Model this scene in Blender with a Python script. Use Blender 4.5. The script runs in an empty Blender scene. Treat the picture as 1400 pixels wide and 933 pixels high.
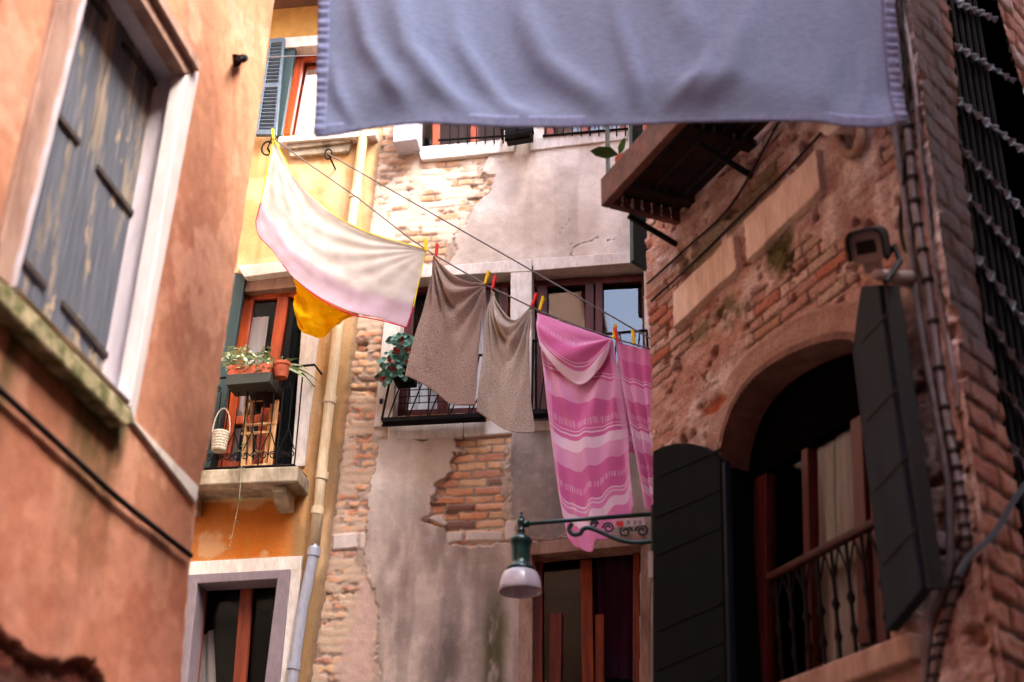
import bpy, bmesh, math, random
import numpy as np
from mathutils import Vector, Matrix
from mathutils.geometry import tessellate_polygon
random.seed(7)
R = math.radians
# ------------------------------------------------------------------ camera maths
F, TH, RO = 1944.0, R(27), R(1.06)
CAM = Vector((0, 0, 1.6))
def ray(px, py):
    x = (px-700)/F; y = -(py-466.5)/F
    c, s = math.cos(RO), math.sin(RO)
    x, y = x*c-y*s, x*s+y*c
    return Vector((x, math.cos(TH)-y*math.sin(TH), math.sin(TH)+y*math.cos(TH)))
class Wall:
    """a vertical plane: u along it, z up, n out of it towards the alley"""
    def __init__(s, O, h=None, u=None):
        s.O = Vector((O[0], O[1], 0))
        s.u = Vector((math.sin(R(h)), math.cos(R(h)), 0)) if u is None else Vector((u[0], u[1], 0)).normalized()
        s.n = Vector((s.u.y, -s.u.x, 0))
        if s.n.dot(-s.O) < 0: s.n = -s.n
    def H(s, px, py, n=0.0):
        d = ray(px, py); o = s.O+s.n*n
        t = o.dot(s.n)/d.dot(s.n)
        p = CAM+d*t
        return ((p-o).dot(s.u), p.z)
    def P(s, u, z, n=0.0):
        return s.O+s.u*u+s.n*n+Vector((0, 0, z))
    def X(s, px, py, n=0.0):
        return s.P(*s.H(px, py, n), n)
    def poly(s, pts, n=0.0): return [s.H(x, y, n) for x, y in pts]
def rt(h): return (math.cos(R(h)), -math.sin(R(h)))
WL = Wall([-2.1*c for c in rt(9.5)], 9.5)        # salmon house, left
WA = Wall([3.3*c for c in rt(-23.1)], -23.1)     # old brick house, right
WB = Wall((0, 10.0), 99)                          # houses across the end of the alley
# ------------------------------------------------------------------ scene helpers
COL = bpy.context.scene.collection
def lin(r, g, b):
    f = lambda v: v/12.92 if v <= .04045 else ((v+.055)/1.055)**2.4
    return (f(r/255), f(g/255), f(b/255), 1)
def thing(name, label, cat, loc, group=None):
    o = bpy.data.objects.new(name, None); COL.objects.link(o); o.location = loc
    o.empty_display_size = .1
    o['label'] = label; o['category'] = cat
    if group: o['group'] = group
    return o
def tag(o, label, cat, group=None):
    o['label'] = label; o['category'] = cat
    if group: o['group'] = group
    return o
class MB:
    def __init__(s): s.v = []; s.f = []
    def add(s, vs, fs):
        k = len(s.v); s.v += [Vector(v) for v in vs]; s.f += [tuple(i+k for i in f) for f in fs]; return s
    def prism(s, front, back):
        """closed solid between two matching loops"""
        n = len(front); k = len(s.v)
        s.v += [Vector(v) for v in front]+[Vector(v) for v in back]
        s.f += [tuple(k+i for i in range(n)), tuple(k+n+i for i in reversed(range(n)))]
        for i in range(n):
            j = (i+1) % n
            s.f.append((k+j, k+i, k+n+i, k+n+j))
        return s
    def box(s, c, sx, sy, sz, M=None):
        M = M or Matrix.Identity(3); c = Vector(c)
        p = lambda a, b, d: c+M@Vector((a*sx/2, b*sy/2, d*sz/2))
        return s.prism([p(-1,-1,1), p(1,-1,1), p(1,1,1), p(-1,1,1)], [p(-1,-1,-1), p(1,-1,-1), p(1,1,-1), p(-1,1,-1)])
    def tube(s, pts, r, seg=8, cap=True):
        pts = [Vector(p) for p in pts]; k = len(s.v); n = len(pts)
        rr = r if hasattr(r, '__len__') else [r]*n
        up = None
        for i, p in enumerate(pts):
            t = (pts[min(i+1, n-1)]-pts[max(i-1, 0)]).normalized()
            if up is None:
                up = Vector((0, 0, 1)) if abs(t.z) < .9 else Vector((1, 0, 0))
            a = t.cross(up).normalized(); up = a.cross(t).normalized()
            for j in range(seg):
                th = 2*math.pi*j/seg
                s.v.append(p+(a*math.cos(th)+up*math.sin(th))*rr[i])
        for i in range(n-1):
            for j in range(seg):
                a = k+i*seg+j; b = k+i*seg+(j+1) % seg
                s.f.append((a, b, b+seg, a+seg))
        if cap:
            s.f.append(tuple(k+j for j in reversed(range(seg)))); s.f.append(tuple(k+(n-1)*seg+j for j in range(seg)))
        return s
    def lathe(s, c, prof, seg=24, M=None):
        """prof: list of (radius, height) revolved about the local z axis"""
        c = Vector(c); M = M or Matrix.Identity(3); k = len(s.v)
        for r, h in prof:
            for j in range(seg):
                th = 2*math.pi*j/seg
                s.v.append(c+M@Vector((r*math.cos(th), r*math.sin(th), h)))
        for i in range(len(prof)-1):
            for j in range(seg):
                a = k+i*seg+j; b = k+i*seg+(j+1) % seg
                s.f.append((a, b, b+seg, a+seg))
        return s
    def build(s, name, m, parent=None, bevel=0, smooth=False, solid=0, sub=0):
        me = bpy.data.meshes.new(name)
        org = Vector((0, 0, 0))
        if parent is None and s.v:
            lo = [min(v[i] for v in s.v) for i in range(3)]; hi = [max(v[i] for v in s.v) for i in range(3)]
            org = Vector(((lo[0]+hi[0])/2, (lo[1]+hi[1])/2, lo[2]))
        me.from_pydata([v-org for v in s.v], [], s.f); me.update()
        bm = bmesh.new(); bm.from_mesh(me); bmesh.ops.recalc_face_normals(bm, faces=bm.faces); bm.to_mesh(me); bm.free()
        me.materials.append(m)
        if smooth: me.shade_smooth()
        o = bpy.data.objects.new(name, me); COL.objects.link(o); o.location = org
        if solid:
            q = o.modifiers.new('thick', 'SOLIDIFY'); q.thickness = solid; q.offset = 0
        if bevel:
            q = o.modifiers.new('edge', 'BEVEL'); q.width = bevel; q.segments = 2; q.limit_method = 'ANGLE'
        if sub:
            q = o.modifiers.new('sub', 'SUBSURF'); q.levels = q.render_levels = sub
        put(o, parent)
        return o
def put(o, parent):
    if parent is None: return
    o.parent = parent
    if parent.type == 'EMPTY': o.matrix_parent_inverse = Matrix.Translation(parent.location).inverted()
# -------------------------------------------------- wall-plane building blocks (px = photograph pixel positions on that wall)
def slab(mb, W, pts, n1, th, nref=None):
    """a traced outline on plane n1, going back by th"""
    uz = W.poly(pts, n1 if nref is None else nref)
    return slab_uz(mb, W, uz, n1, th)
def slab_uz(mb, W, uz, n1, th):
    f = [W.P(u, z, n1) for u, z in uz]; b = [W.P(u, z, n1-th) for u, z in uz]
    return mb.prism(f, b)
def bar(mb, W, a, b, w, n1, th):
    """straight flat bar of width w (m) between two traced points"""
    (u0, z0), (u1, z1) = W.H(*a, n1), W.H(*b, n1)
    d = Vector((u1-u0, z1-z0)).normalized(); q = Vector((-d.y, d.x))*w/2
    uz = [(u0-q.x, z0-q.y), (u1-q.x, z1-q.y), (u1+q.x, z1+q.y), (u0+q.x, z0+q.y)]
    return slab_uz(mb, W, uz, n1, th)
def rod(mb, W, pts, r, n, seg=6):
    return mb.tube([W.X(x, y, n) for x, y in pts], r, seg)
def grow(uz, d):
    c = (sum(p[0] for p in uz)/len(uz), sum(p[1] for p in uz)/len(uz))
    return [(p[0]+math.copysign(d, p[0]-c[0]), p[1]+math.copysign(d, p[1]-c[1])) for p in uz]
def reveal(mb, W, uz, n1, n0):
    n = len(uz)
    for i in range(n):
        j = (i+1) % n
        mb.add([W.P(*uz[i], n1), W.P(*uz[j], n1), W.P(*uz[j], n0), W.P(*uz[i], n0)], [(0, 1, 2, 3)])
    return mb
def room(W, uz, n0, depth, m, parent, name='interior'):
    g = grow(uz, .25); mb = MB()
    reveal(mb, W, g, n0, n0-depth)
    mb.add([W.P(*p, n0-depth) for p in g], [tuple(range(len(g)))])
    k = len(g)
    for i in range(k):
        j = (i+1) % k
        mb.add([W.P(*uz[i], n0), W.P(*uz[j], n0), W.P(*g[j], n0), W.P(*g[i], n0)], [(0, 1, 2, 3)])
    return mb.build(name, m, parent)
def holed(mb, W, outer, holes, n=0.0):
    loops = [[Vector((u, z, 0)) for u, z in l] for l in [outer]+holes]
    tri = tessellate_polygon(loops); flat = [v for l in loops for v in l]
    return mb.add([W.P(v.x, v.y, n) for v in flat], [tuple(t) for t in tri])
# ------------------------------------------------------------------ numpy noise and relief walls
def h2(ix, iy, s):
    v = np.sin(ix*127.1+iy*311.7+s*74.7)*43758.5453
    return v-np.floor(v)
def vn(x, y, s=0):
    ix, iy = np.floor(x), np.floor(y); fx, fy = x-ix, y-iy
    fx = fx*fx*(3-2*fx); fy = fy*fy*(3-2*fy)
    a, b, c, d = h2(ix, iy, s), h2(ix+1, iy, s), h2(ix, iy+1, s), h2(ix+1, iy+1, s)
    return (a+(b-a)*fx)*(1-fy)+(c+(d-c)*fx)*fy
def fbm(x, y, s=0, o=4):
    r = 0; a = .5; t = 0
    for i in range(o):
        r = r+a*vn(x*2**i, y*2**i, s+i*13); t += a; a *= .5
    return r/t
def sst(e0, e1, x):
    t = np.clip((x-e0)/(e1-e0), 0, 1); return t*t*(3-2*t)
def sd_poly(U, Z, poly):
    """signed distance, positive inside"""
    d = np.full(U.shape, 1e9); ins = np.zeros(U.shape, bool)
    n = len(poly)
    for i in range(n):
        (x0, y0), (x1, y1) = poly[i], poly[(i+1) % n]
        ex, ey = x1-x0, y1-y0; L2 = ex*ex+ey*ey+1e-12
        t = np.clip(((U-x0)*ex+(Z-y0)*ey)/L2, 0, 1)
        d = np.minimum(d, (U-x0-t*ex)**2+(Z-y0-t*ey)**2)
        c = ((y0 > Z) != (y1 > Z)) & (U < (x1-x0)*(Z-y0)/(y1-y0+1e-12)+x0)
        ins ^= c
    d = np.sqrt(d); return np.where(ins, d, -d)
def bricks(U, Z, bw, bh, seed):
    row = np.floor(Z/bh); fz = Z/bh-row
    off = h2(row, row*0+3, seed)*.3+(row % 2)*.5
    q = U/bw+off; col = np.floor(q); fu = q-col
    d = np.minimum(np.minimum(fu, 1-fu)*bw, np.minimum(fz, 1-fz)*bh)
    return d, h2(col, row, seed+1), h2(col, row, seed+2), h2(col, row, seed+5)
def mixc(a, b, t):
    return a*(1-t[..., None])+b*t[..., None]
def C3(r, g, b): return np.array(lin(r, g, b)[:3])
def relief(name, W, u0, u1, z0, z1, res, func, m, parent, cut=None, n=0.0):
    nu = int(abs(u1-u0)/res)+1; nz = int((z1-z0)/res)+1
    U, Z = np.meshgrid(np.linspace(u0, u1, nu), np.linspace(z0, z1, nz))
    h, c = func(U, Z); h = h+n
    O, u, nn = W.O, W.u, W.n
    co = np.stack([O.x+u.x*U+nn.x*h, O.y+u.y*U+nn.y*h, Z], -1).reshape(-1, 3)
    idx = np.arange(nu*nz).reshape(nz, nu)
    q = np.stack([idx[:-1, :-1], idx[:-1, 1:], idx[1:, 1:], idx[1:, :-1]], -1).reshape(-1, 4)
    uc = (U[:-1, :-1]+res/2*np.sign(u1-u0)).ravel(); zc = (Z[:-1, :-1]+res/2).ravel()
    keep = np.ones(len(q), bool)
    for mode, poly in (cut or []):
        s = sd_poly(uc, zc, poly)
        keep &= (s < 0) if mode == 'hole' else (s > 0)
    q = q[keep]
    if np.dot(np.cross(co[q[0][1]]-co[q[0][0]], co[q[0][2]]-co[q[0][0]]), np.array(nn)) < 0: q = q[:, ::-1]
    me = bpy.data.meshes.new(name)
    me.vertices.add(len(co)); me.vertices.foreach_set('co', co.ravel())
    me.loops.add(q.size); me.loops.foreach_set('vertex_index', q.ravel().astype(np.int32))
    me.polygons.add(len(q)); me.polygons.foreach_set('loop_start', np.arange(0, q.size, 4, dtype=np.int32))
    me.update(calc_edges=True); me.validate()
    at = me.color_attributes.new('Col', 'FLOAT_COLOR', 'POINT')
    cc = np.concatenate([np.clip(c, 0, 1), np.ones(c.shape[:-1]+(1,))], -1)
    at.data.foreach_set('color', cc.reshape(-1).astype(np.float32))
    me.materials.append(m); me.shade_smooth()
    o = bpy.data.objects.new(name, me); COL.objects.link(o); put(o, parent)
    return o
# ------------------------------------------------------------------ materials
def nodes(name):
    m = bpy.data.materials.new(name); m.use_nodes = True
    nt = m.node_tree; b = nt.nodes['Principled BSDF']
    return m, nt, b
def N(nt, t, **kw):
    n = nt.nodes.new(t)
    for k, v in kw.items():
        if k in n.inputs: n.inputs[k].default_value = v
        else: setattr(n, k, v)
    return n
def coord(nt, scale):
    tc = N(nt, 'ShaderNodeTexCoord'); mp = N(nt, 'ShaderNodeMapping')
    mp.inputs['Scale'].default_value = scale
    nt.links.new(tc.outputs['Object'], mp.inputs['Vector']); return mp.outputs['Vector']
def ramp(nt, src, stops, interp='LINEAR'):
    r = N(nt, 'ShaderNodeValToRGB'); e = r.color_ramp; e.interpolation = interp
    while len(e.elements) < len(stops): e.elements.new(.5)
    for i, (p, c) in enumerate(stops): e.elements[i].position = p; e.elements[i].color = c
    nt.links.new(src, r.inputs[0]); return r.outputs[0]
def mul(c, k): return (c[0]*k, c[1]*k, c[2]*k, 1)
def surf(name, c, rough=.6, metal=0, c2=None, sc=(6, 6, 6), var=.25, bump=.15, bsc=None, spec=.5, lo=.35, hi=.65, dist=.01):
    m, nt, b = nodes(name)
    nz = N(nt, 'ShaderNodeTexNoise', Detail=6.0, Roughness=.65, Scale=1.0); nt.links.new(coord(nt, sc), nz.inputs['Vector'])
    col = ramp(nt, nz.outputs['Fac'], [(lo, c2 or mul(c, 1-var)), (hi, c)])
    n2 = N(nt, 'ShaderNodeTexNoise', Detail=4.0, Scale=1.0); nt.links.new(coord(nt, tuple(7*x for x in (bsc or sc))), n2.inputs['Vector'])
    mx = N(nt, 'ShaderNodeMix', data_type='RGBA', blend_type='MULTIPLY'); mx.inputs[0].default_value = .5
    nt.links.new(col, mx.inputs[6]); nt.links.new(ramp(nt, n2.outputs['Fac'], [(.3, (.6, .6, .6, 1)), (.65, (1, 1, 1, 1))]), mx.inputs[7])
    nt.links.new(mx.outputs[2], b.inputs['Base Color'])
    b.inputs['Roughness'].default_value = rough; b.inputs['Metallic'].default_value = metal; b.inputs['Specular IOR Level'].default_value = spec
    bp = N(nt, 'ShaderNodeBump', Strength=bump, Distance=dist); nt.links.new(n2.outputs['Fac'], bp.inputs['Height'])
    nt.links.new(bp.outputs[0], b.inputs['Normal'])
    return m
def wallmat(name, fine=55., bump=.5, rough=.92, dist=.006, lo=.78):
    m, nt, b = nodes(name)
    a = N(nt, 'ShaderNodeAttribute'); a.attribute_name = 'Col'
    nz = N(nt, 'ShaderNodeTexNoise', Detail=6.0, Roughness=.7, Scale=fine); nt.links.new(coord(nt, (1, 1, 1)), nz.inputs['Vector'])
    mx = N(nt, 'ShaderNodeMix', data_type='RGBA', blend_type='MULTIPLY'); mx.inputs[0].default_value = 1
    nt.links.new(a.outputs['Color'], mx.inputs[6])
    nt.links.new(ramp(nt, nz.outputs['Fac'], [(.3, (lo, lo, lo, 1)), (.62, (1.08, 1.08, 1.08, 1))]), mx.inputs[7])
    nt.links.new(mx.outputs[2], b.inputs['Base Color']); b.inputs['Roughness'].default_value = rough
    b.inputs['Specular IOR Level'].default_value = .25
    bp = N(nt, 'ShaderNodeBump', Strength=bump, Distance=dist); nt.links.new(nz.outputs['Fac'], bp.inputs['Height']); nt.links.new(bp.outputs[0], b.inputs['Normal'])
    return m
def glassmat(name, tint=(1, 1, 1, 1), ior=1.5):
    m = bpy.data.materials.new(name); m.use_nodes = True; nt = m.node_tree; nt.nodes.clear()
    o = N(nt, 'ShaderNodeOutputMaterial'); mx = N(nt, 'ShaderNodeMixShader'); f = N(nt, 'ShaderNodeFresnel', IOR=ior)
    t = N(nt, 'ShaderNodeBsdfTransparent', Color=tint); g = N(nt, 'ShaderNodeBsdfGlossy', Roughness=.02)
    nz = N(nt, 'ShaderNodeTexNoise', Scale=1.6, Detail=0.0); nt.links.new(coord(nt, (1, 1, 1)), nz.inputs['Vector'])
    bp = N(nt, 'ShaderNodeBump', Strength=.06, Distance=.02); nt.links.new(nz.outputs['Fac'], bp.inputs['Height']); nt.links.new(bp.outputs[0], g.inputs['Normal'])
    nt.links.new(f.outputs[0], mx.inputs[0]); nt.links.new(t.outputs[0], mx.inputs[1]); nt.links.new(g.outputs[0], mx.inputs[2]); nt.links.new(mx.outputs[0], o.inputs[0])
    return m
def clothmat(name, colnode, bump=None, trans=.25, rough=.9, bstr=.3, bdist=.003):
    """colnode(nt) -> colour socket; bump(nt) -> height socket"""
    m = bpy.data.materials.new(name); m.use_nodes = True; nt = m.node_tree; nt.nodes.clear()
    o = N(nt, 'ShaderNodeOutputMaterial'); mx = N(nt, 'ShaderNodeMixShader'); mx.inputs[0].default_value = trans
    d = N(nt, 'ShaderNodeBsdfDiffuse', Roughness=rough); t = N(nt, 'ShaderNodeBsdfTranslucent')
    c = colnode(nt)
    for s in (d, t): nt.links.new(c, s.inputs['Color'])
    if bump:
        bp = N(nt, 'ShaderNodeBump', Strength=bstr, Distance=bdist); nt.links.new(bump(nt), bp.inputs['Height'])
        nt.links.new(bp.outputs[0], d.inputs['Normal'])
    nt.links.new(d.outputs[0], mx.inputs[1]); nt.links.new(t.outputs[0], mx.inputs[2]); nt.links.new(mx.outputs[0], o.inputs[0])
    return m
def noisecol(c1, c2, sc, detail=5.0, lo=.35, hi=.65):
    def f(nt):
        nz = N(nt, 'ShaderNodeTexNoise', Detail=detail, Scale=1.0, Roughness=.7); nt.links.new(coord(nt, sc), nz.inputs['Vector'])
        return ramp(nt, nz.outputs['Fac'], [(lo, c1), (hi, c2)])
    return f
def noiseh(sc, detail=3.0):
    def f(nt):
        nz = N(nt, 'ShaderNodeTexNoise', Detail=detail, Scale=1.0); nt.links.new(coord(nt, sc), nz.inputs['Vector']); return nz.outputs['Fac']
    return f
M = {}
M['wall'] = wallmat('weathered_wall', fine=110., lo=.84)
M['stucco'] = wallmat('salmon_stucco', fine=90., bump=.6, dist=.006, lo=.82)
M['rough_wall'] = wallmat('old_brick', fine=80., bump=1.0, dist=.012, lo=.5)
M['salmon'] = surf('salmon_plain', lin(196, 144, 112), .9, sc=(1.5,)*3, var=.15)
M['cream'] = surf('cream_plain', lin(196, 180, 164), .9, sc=(1.5,)*3, var=.15)
M['ochre'] = surf('ochre_plain', lin(214, 160, 84), .9, sc=(1.5,)*3, var=.2)
M['strap'] = surf('rusty_strap', lin(70, 60, 56), .8, sc=(20,)*3, c2=lin(46, 36, 34), spec=.2)
M['iron_grey'] = surf('weathered_iron', lin(96, 92, 98), .6, sc=(14,)*3, c2=lin(70, 50, 44), spec=.2)
M['grey_plaster'] = surf('grey_plain', lin(170, 150, 142), .9, sc=(1.5,)*3, var=.2)
M['brick_plain'] = surf('brick_plain', lin(150, 92, 70), .9, sc=(3,)*3, var=.3)
M['stone'] = surf('istrian_stone', lin(238, 230, 222), .8, sc=(5, 5, 2), c2=lin(206, 192, 180), bump=.25, dist=.004)
M['stone_dirty'] = surf('grimy_stone', lin(190, 172, 150), .85, sc=(7, 7, 3), c2=lin(120, 106, 82), bump=.35, dist=.005)
M['mossy_stone'] = surf('mossy_stone', lin(176, 158, 124), .9, sc=(9, 9, 9), c2=lin(84, 84, 36), bump=.6, dist=.01, lo=.42, hi=.62)
M['plaque'] = surf('plaque_stone', lin(236, 214, 200), .85, sc=(7, 7, 1.5), c2=lin(200, 170, 150), bump=.35, dist=.004)
M['stone_pink'] = surf('pinkish_stone', lin(176, 142, 124), .85, sc=(9, 9, 2.5), c2=lin(132, 96, 80), bump=.3, dist=.005)
M['arch_stone'] = surf('arch_render', lin(134, 94, 82), .95, sc=(5, 5, 5), c2=lin(84, 54, 48), bump=.5, dist=.008)
M['white_paint'] = surf('white_frame_paint', lin(196, 186, 184), .6, sc=(4, 4, 1), var=.12)
M['lav_paint'] = surf('pale_reveal_paint', lin(198, 186, 192), .75, sc=(4, 4, 1), var=.18)
M['orange_wood'] = surf('orange_varnished_wood', lin(206, 88, 34), .4, sc=(24, 24, 2), c2=lin(158, 56, 20), bump=.08)
M['dim_wood'] = surf('shaded_orange_wood', lin(150, 64, 30), .55, sc=(24, 24, 2), c2=lin(86, 36, 24), bump=.1, spec=.3)  # orange wood with the shade of the low windows put into its colour
M['rail_wood'] = surf('dark_red_rail', lin(74, 26, 22), .6, sc=(14, 14, 14), c2=lin(46, 16, 16), bump=.1, spec=.2)
M['red_wood'] = surf('red_brown_wood', lin(98, 36, 32), .5, sc=(24, 24, 2), c2=lin(62, 22, 22), bump=.1, spec=.3)
M['brown_wood'] = surf('brown_weathered_wood', lin(112, 62, 48), .7, sc=(14, 14, 14), c2=lin(66, 34, 28), bump=.3)
M['dark_wood'] = surf('dark_stained_wood', lin(48, 26, 23), .85, sc=(10, 10, 10), c2=lin(24, 14, 13), bump=.3, spec=.15)
M['pale_wood'] = surf('pale_wood', lin(250, 200, 136), .55, sc=(20, 20, 3), c2=lin(168, 108, 58), bump=.1)
M['green_dark'] = surf('dark_green_paint', lin(9, 15, 15), .85, sc=(12, 12, 1.5), c2=lin(5, 9, 9), bump=.12, spec=.08)
M['teal_dark'] = surf('dark_teal_paint', lin(30, 60, 62), .5, sc=(10, 10, 1.5), c2=lin(22, 44, 46), bump=.1)
M['blue_grey'] = surf('blue_grey_paint', lin(24, 31, 44), .75, sc=(10, 10, 1.5), c2=lin(14, 19, 29), bump=.12, spec=.12)
M['louvre'] = surf('blue_grey_louvre', lin(84, 100, 116), .5, sc=(10, 10, 10), var=.3)
M['iron'] = surf('black_iron', lin(16, 14, 15), .7, 0, sc=(20,)*3, c2=lin(24, 17, 16), bump=.2, spec=.12)
M['grey_iron'] = surf('grey_painted_iron', lin(112, 110, 124), .6, 0, sc=(9,)*3, c2=lin(70, 48, 42), bump=.3)
M['lamp_green'] = surf('lamp_green_enamel', lin(16, 62, 58), .28, .1, sc=(12,)*3, c2=lin(10, 42, 42), bump=.03)
M['grey_frame'] = surf('mauve_grey_frame', lin(134, 118, 124), .6, sc=(5, 5, 2), var=.15)
M['pvc'] = surf('grey_pvc', lin(166, 168, 182), .4, sc=(6, 6, 2), var=.1, bump=.03)
M['cream_pipe'] = surf('cream_painted_pipe', lin(232, 212, 178), .5, sc=(8, 8, 2), c2=lin(200, 168, 124), bump=.1)
M['cable'] = surf('dark_cable', lin(44, 35, 35), .7, sc=(20,)*3, var=.2, spec=.15)
M['grey_cable'] = surf('grey_cable', lin(128, 116, 122), .55, sc=(20,)*3, c2=lin(96, 78, 78))
M['line'] = surf('clothesline_cord', lin(96, 84, 84), .7, sc=(40,)*3, var=.2)
M['terracotta'] = surf('terracotta', lin(190, 86, 48), .75, sc=(12,)*3, c2=lin(150, 62, 34))
M['tray'] = surf('grey_green_tray', lin(52, 54, 46), .6, sc=(12,)*3, var=.25)
M['wicker'] = surf('white_wicker', lin(220, 206, 184), .8, sc=(60, 60, 90), c2=lin(150, 132, 110), bump=.6)
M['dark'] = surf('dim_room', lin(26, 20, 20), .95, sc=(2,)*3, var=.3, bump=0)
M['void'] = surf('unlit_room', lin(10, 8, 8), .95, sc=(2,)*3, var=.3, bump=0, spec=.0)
M['black'] = surf('black_plastic', lin(24, 22, 24), .6, sc=(20,)*3, var=.2, bump=.03, spec=.2)
M['cam_grey'] = surf('camera_housing', lin(150, 134, 132), .4, sc=(12,)*3, var=.12, bump=.03)
M['ac_grey'] = surf('metal_box_paint', lin(196, 192, 204), .45, sc=(6,)*3, var=.1, bump=.03)
M['yellow_plastic'] = surf('yellow_plastic', lin(236, 198, 20), .35, sc=(30,)*3, var=.1, bump=0)
M['red_plastic'] = surf('red_plastic', lin(214, 40, 46), .35, sc=(30,)*3, var=.1, bump=0)
M['leaf'] = surf('green_leaf', lin(96, 120, 52), .5, sc=(30,)*3, c2=lin(66, 92, 36))
M['leaf_bright'] = surf('bright_leaf', lin(70, 120, 40), .45, sc=(30,)*3, c2=lin(50, 92, 30))
M['leaf_pale'] = surf('variegated_leaf', lin(206, 210, 180), .5, sc=(60, 60, 60), c2=lin(110, 140, 70))
M['leaf_teal'] = surf('blue_green_leaf', lin(96, 156, 140), .45, sc=(40,)*3, c2=lin(36, 84, 70))
M['petal'] = surf('red_petal', lin(190, 52, 40), .5, sc=(40,)*3, c2=lin(150, 30, 26))
M['soil'] = surf('stem_brown', lin(84, 60, 40), .9, sc=(30,)*3)
M['glass_dim'] = glassmat('dim_window_glass', ior=1.3)
M['glass'] = glassmat('window_glass', tint=(.85, .8, .76, 1), ior=1.75)
M['curtain'] = clothmat('lilac_curtain', noisecol(lin(180, 170, 188), lin(208, 200, 214), (9, 9, 1)), trans=.4)
M['white_curtain'] = clothmat('white_curtain', noisecol(lin(236, 232, 232), lin(250, 248, 248), (9, 9, 1)), trans=.2)
M['grey_curtain'] = clothmat('grey_curtain', noisecol(lin(176, 164, 158), lin(206, 196, 190), (14, 14, 1)), trans=.3)
M['purple'] = clothmat('purple_reflection', noisecol(lin(70, 34, 70), lin(108, 58, 104), (9, 9, 1)), trans=.3)
M['paving'] = surf('alley_paving', lin(120, 110, 104), .85, sc=(3,)*3, c2=lin(84, 78, 74))
M['eave'] = surf('eave_wood', lin(120, 84, 66), .8, sc=(6,)*3)
M['tile'] = surf('roof_tile', lin(150, 92, 66), .85, sc=(6,)*3)
# bell of the street lamp: frosted acrylic
m_, nt_, b_ = nodes('frosted_acrylic'); b_.inputs['Base Color'].default_value = lin(206, 200, 214); b_.inputs['Roughness'].default_value = .25
b_.inputs['Transmission Weight'].default_value = .35
nz_ = N(nt_, 'ShaderNodeTexNoise', Scale=12.0); nt_.links.new(coord(nt_, (1, 1, 1)), nz_.inputs['Vector'])
nt_.links.new(ramp(nt_, nz_.outputs['Fac'], [(.3, lin(186, 178, 194)), (.7, lin(214, 208, 220))]), b_.inputs['Base Color']); M['acrylic'] = m_
# weathered left shutters: blue grey paint peeled to grey-brown timber
def peel():
    m, nt, b = nodes('peeling_shutter')
    nz = N(nt, 'ShaderNodeTexNoise', Detail=8.0, Roughness=.7, Scale=1.0); nt.links.new(coord(nt, (9, 9, 1.6)), nz.inputs['Vector'])
    n2 = N(nt, 'ShaderNodeTexNoise', Detail=5.0, Scale=1.0); nt.links.new(coord(nt, (60, 60, 4)), n2.inputs['Vector'])
    paint = ramp(nt, n2.outputs['Fac'], [(.3, lin(48, 52, 62)), (.7, lin(84, 86, 96))])
    wood = ramp(nt, n2.outputs['Fac'], [(.3, lin(92, 82, 70)), (.7, lin(160, 138, 114))])
    sp = N(nt, 'ShaderNodeSeparateXYZ'); tc = N(nt, 'ShaderNodeTexCoord'); nt.links.new(tc.outputs['Object'], sp.inputs[0])
    up = N(nt, 'ShaderNodeMapRange'); up.inputs[1].default_value = 4.2; up.inputs[2].default_value = 5.1; up.inputs[3].default_value = 0; up.inputs[4].default_value = .10
    nt.links.new(sp.outputs['Z'], up.inputs[0])
    ad = N(nt, 'ShaderNodeMath', operation='ADD'); nt.links.new(nz.outputs['Fac'], ad.inputs[0]); nt.links.new(up.outputs[0], ad.inputs[1])
    n3 = N(nt, 'ShaderNodeTexNoise', Detail=5.0, Roughness=.6, Scale=1.0); nt.links.new(coord(nt, (7, 7, 4)), n3.inputs['Vector'])
    lowb = N(nt, 'ShaderNodeMapRange'); lowb.inputs[1].default_value = 4.1; lowb.inputs[2].default_value = 3.75; lowb.inputs[3].default_value = -.05; lowb.inputs[4].default_value = .06; nt.links.new(sp.outputs['Z'], lowb.inputs[0])
    a3 = N(nt, 'ShaderNodeMath', operation='ADD'); nt.links.new(n3.outputs['Fac'], a3.inputs[0]); nt.links.new(lowb.outputs[0], a3.inputs[1])
    k3 = ramp(nt, a3.outputs[0], [(.60, (0, 0, 0, 1)), (.62, (1, 1, 1, 1))])
    mk0 = ramp(nt, ad.outputs[0], [(.57, (0, 0, 0, 1)), (.64, (.7, .7, .7, 1))])
    mxx = N(nt, 'ShaderNodeMath', operation='MAXIMUM'); nt.links.new(mk0, mxx.inputs[0]); nt.links.new(k3, mxx.inputs[1]); mk = mxx.outputs[0]
    mx = N(nt, 'ShaderNodeMix', data_type='RGBA'); nt.links.new(mk, mx.inputs[0]); nt.links.new(paint, mx.inputs[6]); nt.links.new(wood, mx.inputs[7])
    nt.links.new(mx.outputs[2], b.inputs['Base Color']); b.inputs['Roughness'].default_value = .75
    bp = N(nt, 'ShaderNodeBump', Strength=.4, Distance=.004); nt.links.new(mk, bp.inputs['Height']); nt.links.new(bp.outputs[0], b.inputs['Normal'])
    return m
M['peel'] = peel()
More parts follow.
